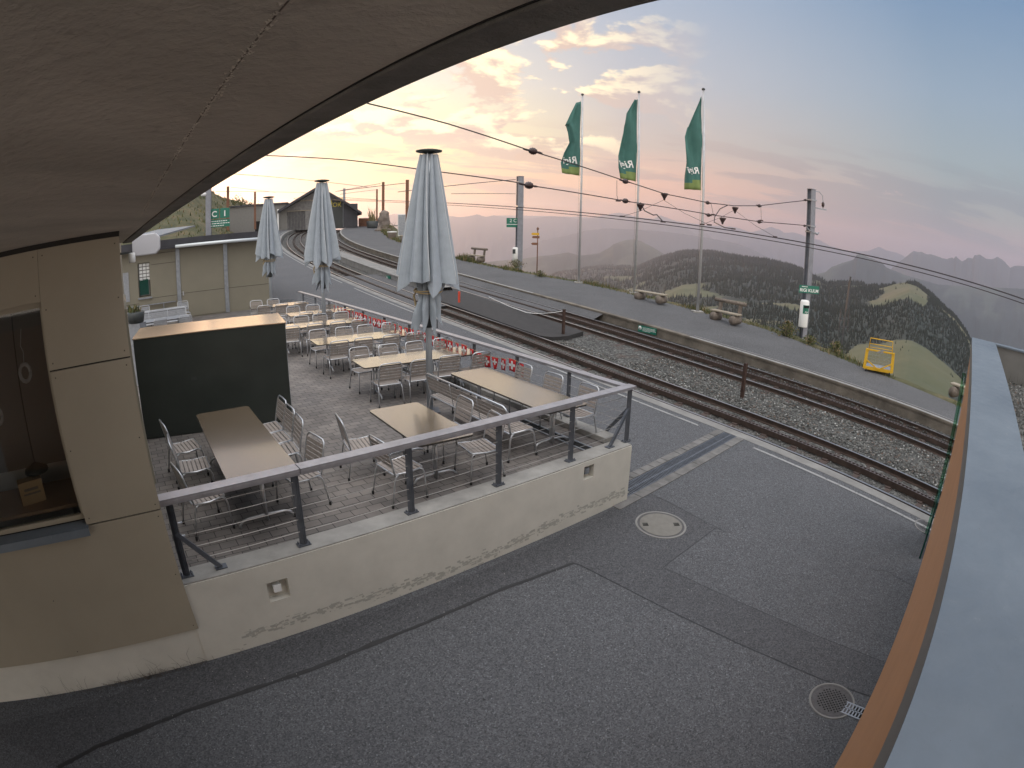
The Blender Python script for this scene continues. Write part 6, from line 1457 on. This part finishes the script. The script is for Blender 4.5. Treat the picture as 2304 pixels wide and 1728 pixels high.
ridge('middle_range', [(1130, 600), (1160, 575), (1190, 555), (1221, 541), (1275, 530), (1316, 519), (1360.8, 514), (1421, 516), (1480, 520), (1540, 527), (1604, 537.7), (1639, 544), (1683, 556.7), (1727, 578.8), (1794, 603)], 6.2, rocky, ext=((-6, -4), (33, -6)), seed=4)
ridge('steep_shoulder', [(1780, 640), (1825.5, 619), (1857, 612.7), (1869.8, 601.6), (1895, 592), (1920.5, 584), (1928, 573), (1933, 571.5), (1968, 584), (1984, 590), (1994, 602), (2040, 620), (2110, 640), (2180, 645), (2304, 650)], 3.8, wood_meadow('dim_slopes', (.03, .04, .045), (.06, .075, .07), .0016), ext=((24, -7), (66, -4.4)), seed=5)
ridge('pyramid_hill', [(1120, 587), (1170, 583), (1218, 576), (1237, 574.7), (1278.5, 568), (1303.8, 575), (1325, 573), (1348, 570), (1373, 555.7), (1379.8, 549.4), (1405, 541), (1427, 538), (1443, 543), (1455, 549), (1468, 555.7), (1493.7, 571.5), (1522, 579.4), (1560, 592)], 4.2, wood_meadow('pyramid_slopes', (.03, .036, .034), (.07, .075, .06), .002), ext=((-8, -4.3), (22, -8)), seed=6, rough_amp=.5)
tag(MB().add([(r*math.sin(R(a)), r*math.cos(R(a)), -1158) for r in (1500, 11000) for a in range(-35, 71, 7)], [(k, k+1, 17+k, 16+k) for k in range(15)]).build('valley_floor', wood_meadow('valley', (.03, .04, .045), (.055, .065, .065), .0009)), kind='structure')
# near wooded hills with alps meadows
T = tab([(1200, 640), (1225, 625), (1253, 612.7), (1300.6, 606), (1330, 600), (1373, 598), (1427, 602), (1450, 594), (1474.7, 584), (1505, 575), (1538, 567.7), (1569.6, 568.4), (1601, 570), (1667, 582.6), (1730.6, 592), (1781, 603), (1806.5, 612.7), (1825.5, 625), (1863.5, 639.6), (1907.8, 641), (1945.8, 642.7), (1980.6, 647.5), (1993, 646), (2015, 639.6), (2047, 634), (2063, 641), (2097.7, 666.5), (2123, 691.8), (2148, 714), (2173.6, 748.7), (2184.7, 771), (2230, 800)])
T = [(-30, -7), (0, -6.5)]+T+[(75, -13)]
D_T = [(-30, 4600), (8, 4600), (12, 4000), (16, 3000), (21, 2400), (26, 2100), (32, 1600), (36, 1300), (40, 1100), (46, 950), (75, 850)]
rows = []; NA, NR = 640, 210
def hill_pt(az, f):
    ce = lerp_tab(T, az); rc = lerp_tab(D_T, az); r = 120*(rc*1.35/120)**f; e_near = -15.0
    fc = math.log(rc/120)/math.log(rc*1.35/120); x, y = r*math.sin(R(az)), r*math.cos(R(az))
    if f <= fc:
        u = f/fc; el = -24+(ce+24)*(1-(1-u)**1.7)
        z = CH+r*math.tan(R(el))+noise.fractal(Vector((x*.0048, y*.0048, 3)), 1, 2, 7)*(r*.014)*math.sin(math.pi*min(1, u*1.0))**.7
    else:
        z = CH+rc*math.tan(R(ce))-(r-rc)*.55
    return Vector((x, y, z)), r
for i in range(NA+1):
    az = -30+105*i/NA; rows.append([tuple(hill_pt(az, j/NR)[0]) for j in range(NR+1)])
def band_(x, a, b, s): return max(0.0, min(1.0, (x-a)/s, (b-x)/s))
def wood_map(p, az, u):
    m = noise.fractal(Vector((p.x*.0045+11, p.y*.0045, 0)), .9, 2.1, 6)*.85+.06
    m += .75*band_(az, 11.5, 29, 2)*band_(u, .665, 1.3, .05)
    m -= .55*band_(az, 8, 31, 3)*band_(u, .60, .665, .02)
    m -= .95*band_(az, 35.2, 41.0, 1.2)*band_(u, .78, .985, .05)
    m += .70*band_(az, 40.3, 46.0, .8)*band_(u, .60, .90, .05)
    m += .55*band_(az, 28, 35, 2)*band_(u, .60, .88, .05)
    m -= .75*band_(az, 33, 45, 2)*band_(u, .35, .60, .04)
    m += .30*band_(az, -5, 12, 3)
    return m
def fc_(az): return math.log(lerp_tab(D_T, az)/120)/math.log(lerp_tab(D_T, az)*1.35/120)
nh = MB().grid(rows).build('near_hills', mat('hill_meadows_and_woods', (.05, .05, .03), .95)); tag(nh, kind='structure')
at = nh.data.attributes.new('wood', 'FLOAT', 'POINT'); k = 0
for i in range(NA+1):
    az = -30+105*i/NA; fc = fc_(az)
    for j in range(NR+1): at.data[k].value = .5+wood_map(Vector(rows[i][j]), az, j/NR/fc); k += 1
nt = nh.data.materials[0].node_tree; b = nt.nodes['Principled BSDF']; an_n = nt.nodes.new('ShaderNodeAttribute'); an_n.attribute_name = 'wood'; tcn = nt.nodes.new('ShaderNodeTexCoord')
nn_ = math_(nt, 'ADD', an_n.outputs['Fac'], math_(nt, 'MULTIPLY', math_(nt, 'SUBTRACT', noise_(nt, tcn.outputs['Object'], .022, 8, .68), .5), .85))
md = ramp(nt, noise_(nt, tcn.outputs['Object'], .006, 7, .6), [(.3, (.055, .068, .032, 1)), (.55, (.088, .088, .045, 1)), (.75, (.125, .105, .062, 1))])
nt.links.new(mix(nt, smooth_(nt, nn_, .47, .53), md, (.016, .023, .019)), b.inputs['Base Color'])
mb = MB(); cnt = 0
for _ in range(200000):
    az = rnd.uniform(-2, 50); fc = fc_(az); u = rnd.uniform(.5, 1.0) if rnd.random() < .6 else 1-abs(rnd.gauss(0, .05)); p, r = hill_pt(az, fc*u); m_ = wood_map(p, az, u)
    if m_ < .03 and rnd.random() > .010: continue
    h = rnd.uniform(8, 15)*min(1.3, r/1500)*rnd.uniform(.55, 1.1)*(.8 if az > 36 else 1); w = h*rnd.uniform(.16, .28); k = 5; ph = rnd.uniform(0, 6)
    mb.add([(p.x+w*math.cos(ph+6.283*q/k), p.y+w*math.sin(ph+6.283*q/k), p.z-h*.05) for q in range(k)]+[(p.x+rnd.uniform(-.4, .4), p.y, p.z+h)], [(q, (q+1) % k, k) for q in range(k)]); cnt += 1
    if cnt > 30000: break
tag(mb.build('conifer_forest', mat('dark_conifers', (.015, .022, .017), .95)), 'dark conifer woods scattered over the hills below the mountains', 'forest', kind='stuff')
# slope falling away from the far platform
rows = []
OS = resample(OUTc, 160)
for i, p in enumerate(OS):
    tt = (OS[min(i+1, 159)]-OS[max(0, i-1)]).normalized(); nn = Vector((tt.y, -tt.x, 0)); rows.append([])
    for d, dz in ((-.25, -.05), (.0, .015), (.4, .03), (.9, -.15), (2, -1.0), (6, -4.5), (20, -17), (60, -52), (150, -110)):
        q_ = p+nn*d; rows[-1].append((q_.x, q_.y, Gz(p.x, p.y)+dz+(noise.noise(Vector((q_.x*1.2, q_.y*1.2, 0)))*.06 if 0 < d < 2 else 0)))
tag(MB().grid(rows).build('mountain_slope', M_['grass']), kind='structure')
tag(MB().box((0, 150, -60), (2, 2, 2)).build('x', M_['grass'])) if False else None
# ================= haze =================
hm = bpy.data.materials.new('haze_air'); hm.use_nodes = True; nt = hm.node_tree; nt.nodes.clear(); v = nt.nodes.new('ShaderNodeVolumePrincipled'); ou = nt.nodes.new('ShaderNodeOutputMaterial'); nt.links.new(v.outputs[0], ou.inputs['Volume'])
v.inputs['Color'].default_value = HCOL; v.inputs['Density'].default_value = HAZE; v.inputs['Anisotropy'].default_value = .75
hz = MB().box((1750, 5000, -350), (17500, 15000, 1622)).build('haze', hm); tag(hz, 'thin dawn haze lying over the mountains', 'haze', kind='stuff')
for o in (chair0, chairG): pass

# ================= tidy the object tree =================
def islands(me):
    par = list(range(len(me.vertices)))
    def find(a):
        while par[a] != a: par[a] = par[par[a]]; a = par[a]
        return a
    for ed_ in me.edges: a, b = find(ed_.vertices[0]), find(ed_.vertices[1]); par[a] = b
    g = {}
    for p_ in me.polygons: g.setdefault(find(p_.vertices[0]), []).append(p_.index)
    return list(g.values())
def split_obj(o):
    me = o.data; G = islands(me)
    if len(G) < 2: return
    base = me.name.split('.')[0]
    for k, fs in enumerate(G):
        vi = {}; vs = []; F = []
        for f in fs:
            F.append([vi.setdefault(v, len(vi)) for v in me.polygons[f].vertices])
        inv = sorted(vi, key=vi.get); vs = [me.vertices[v].co.copy() for v in inv]
        m2 = bpy.data.meshes.new(base); m2.from_pydata(vs, [], F)
        for m_ in me.materials: m2.materials.append(m_)
        for p_, f in zip(m2.polygons, fs): p_.material_index = me.polygons[f].material_index; p_.use_smooth = me.polygons[f].use_smooth
        if k == 0: keep = m2
        else:
            n = bpy.data.objects.new(base, m2); scene.collection.objects.link(n); n.parent = o.parent; n.matrix_local = o.matrix_local.copy()
    o.data = keep
for o in list(scene.objects):
    if o.type == 'MESH' and o.name.split('.')[0] in ('rivet', 'lifting_slot', 'turnbuckle', 'door_trim', 'panel_joint', 'standing_seam', 'price_card', 'spotlights', 'border_stone', 'bracket'): split_obj(o)
bpy.context.view_layer.update(); index_kids()
for o in list(scene.objects):
    if o.type == 'EMPTY' and o.parent is None:
        ch = kids.get(o.name, [])
        if len(ch) == 1 and not kids.get(ch[0].name):
            c_ = ch[0]; mw_ = o.matrix_world @ c_.matrix_local; nm = o.name.split('.')[0]; props = {k: o[k] for k in ('label', 'category', 'group', 'kind') if k in o}
            bpy.data.objects.remove(o); c_.parent = None; c_.matrix_world = mw_; c_.name = nm
            for k, v in props.items(): c_[k] = v
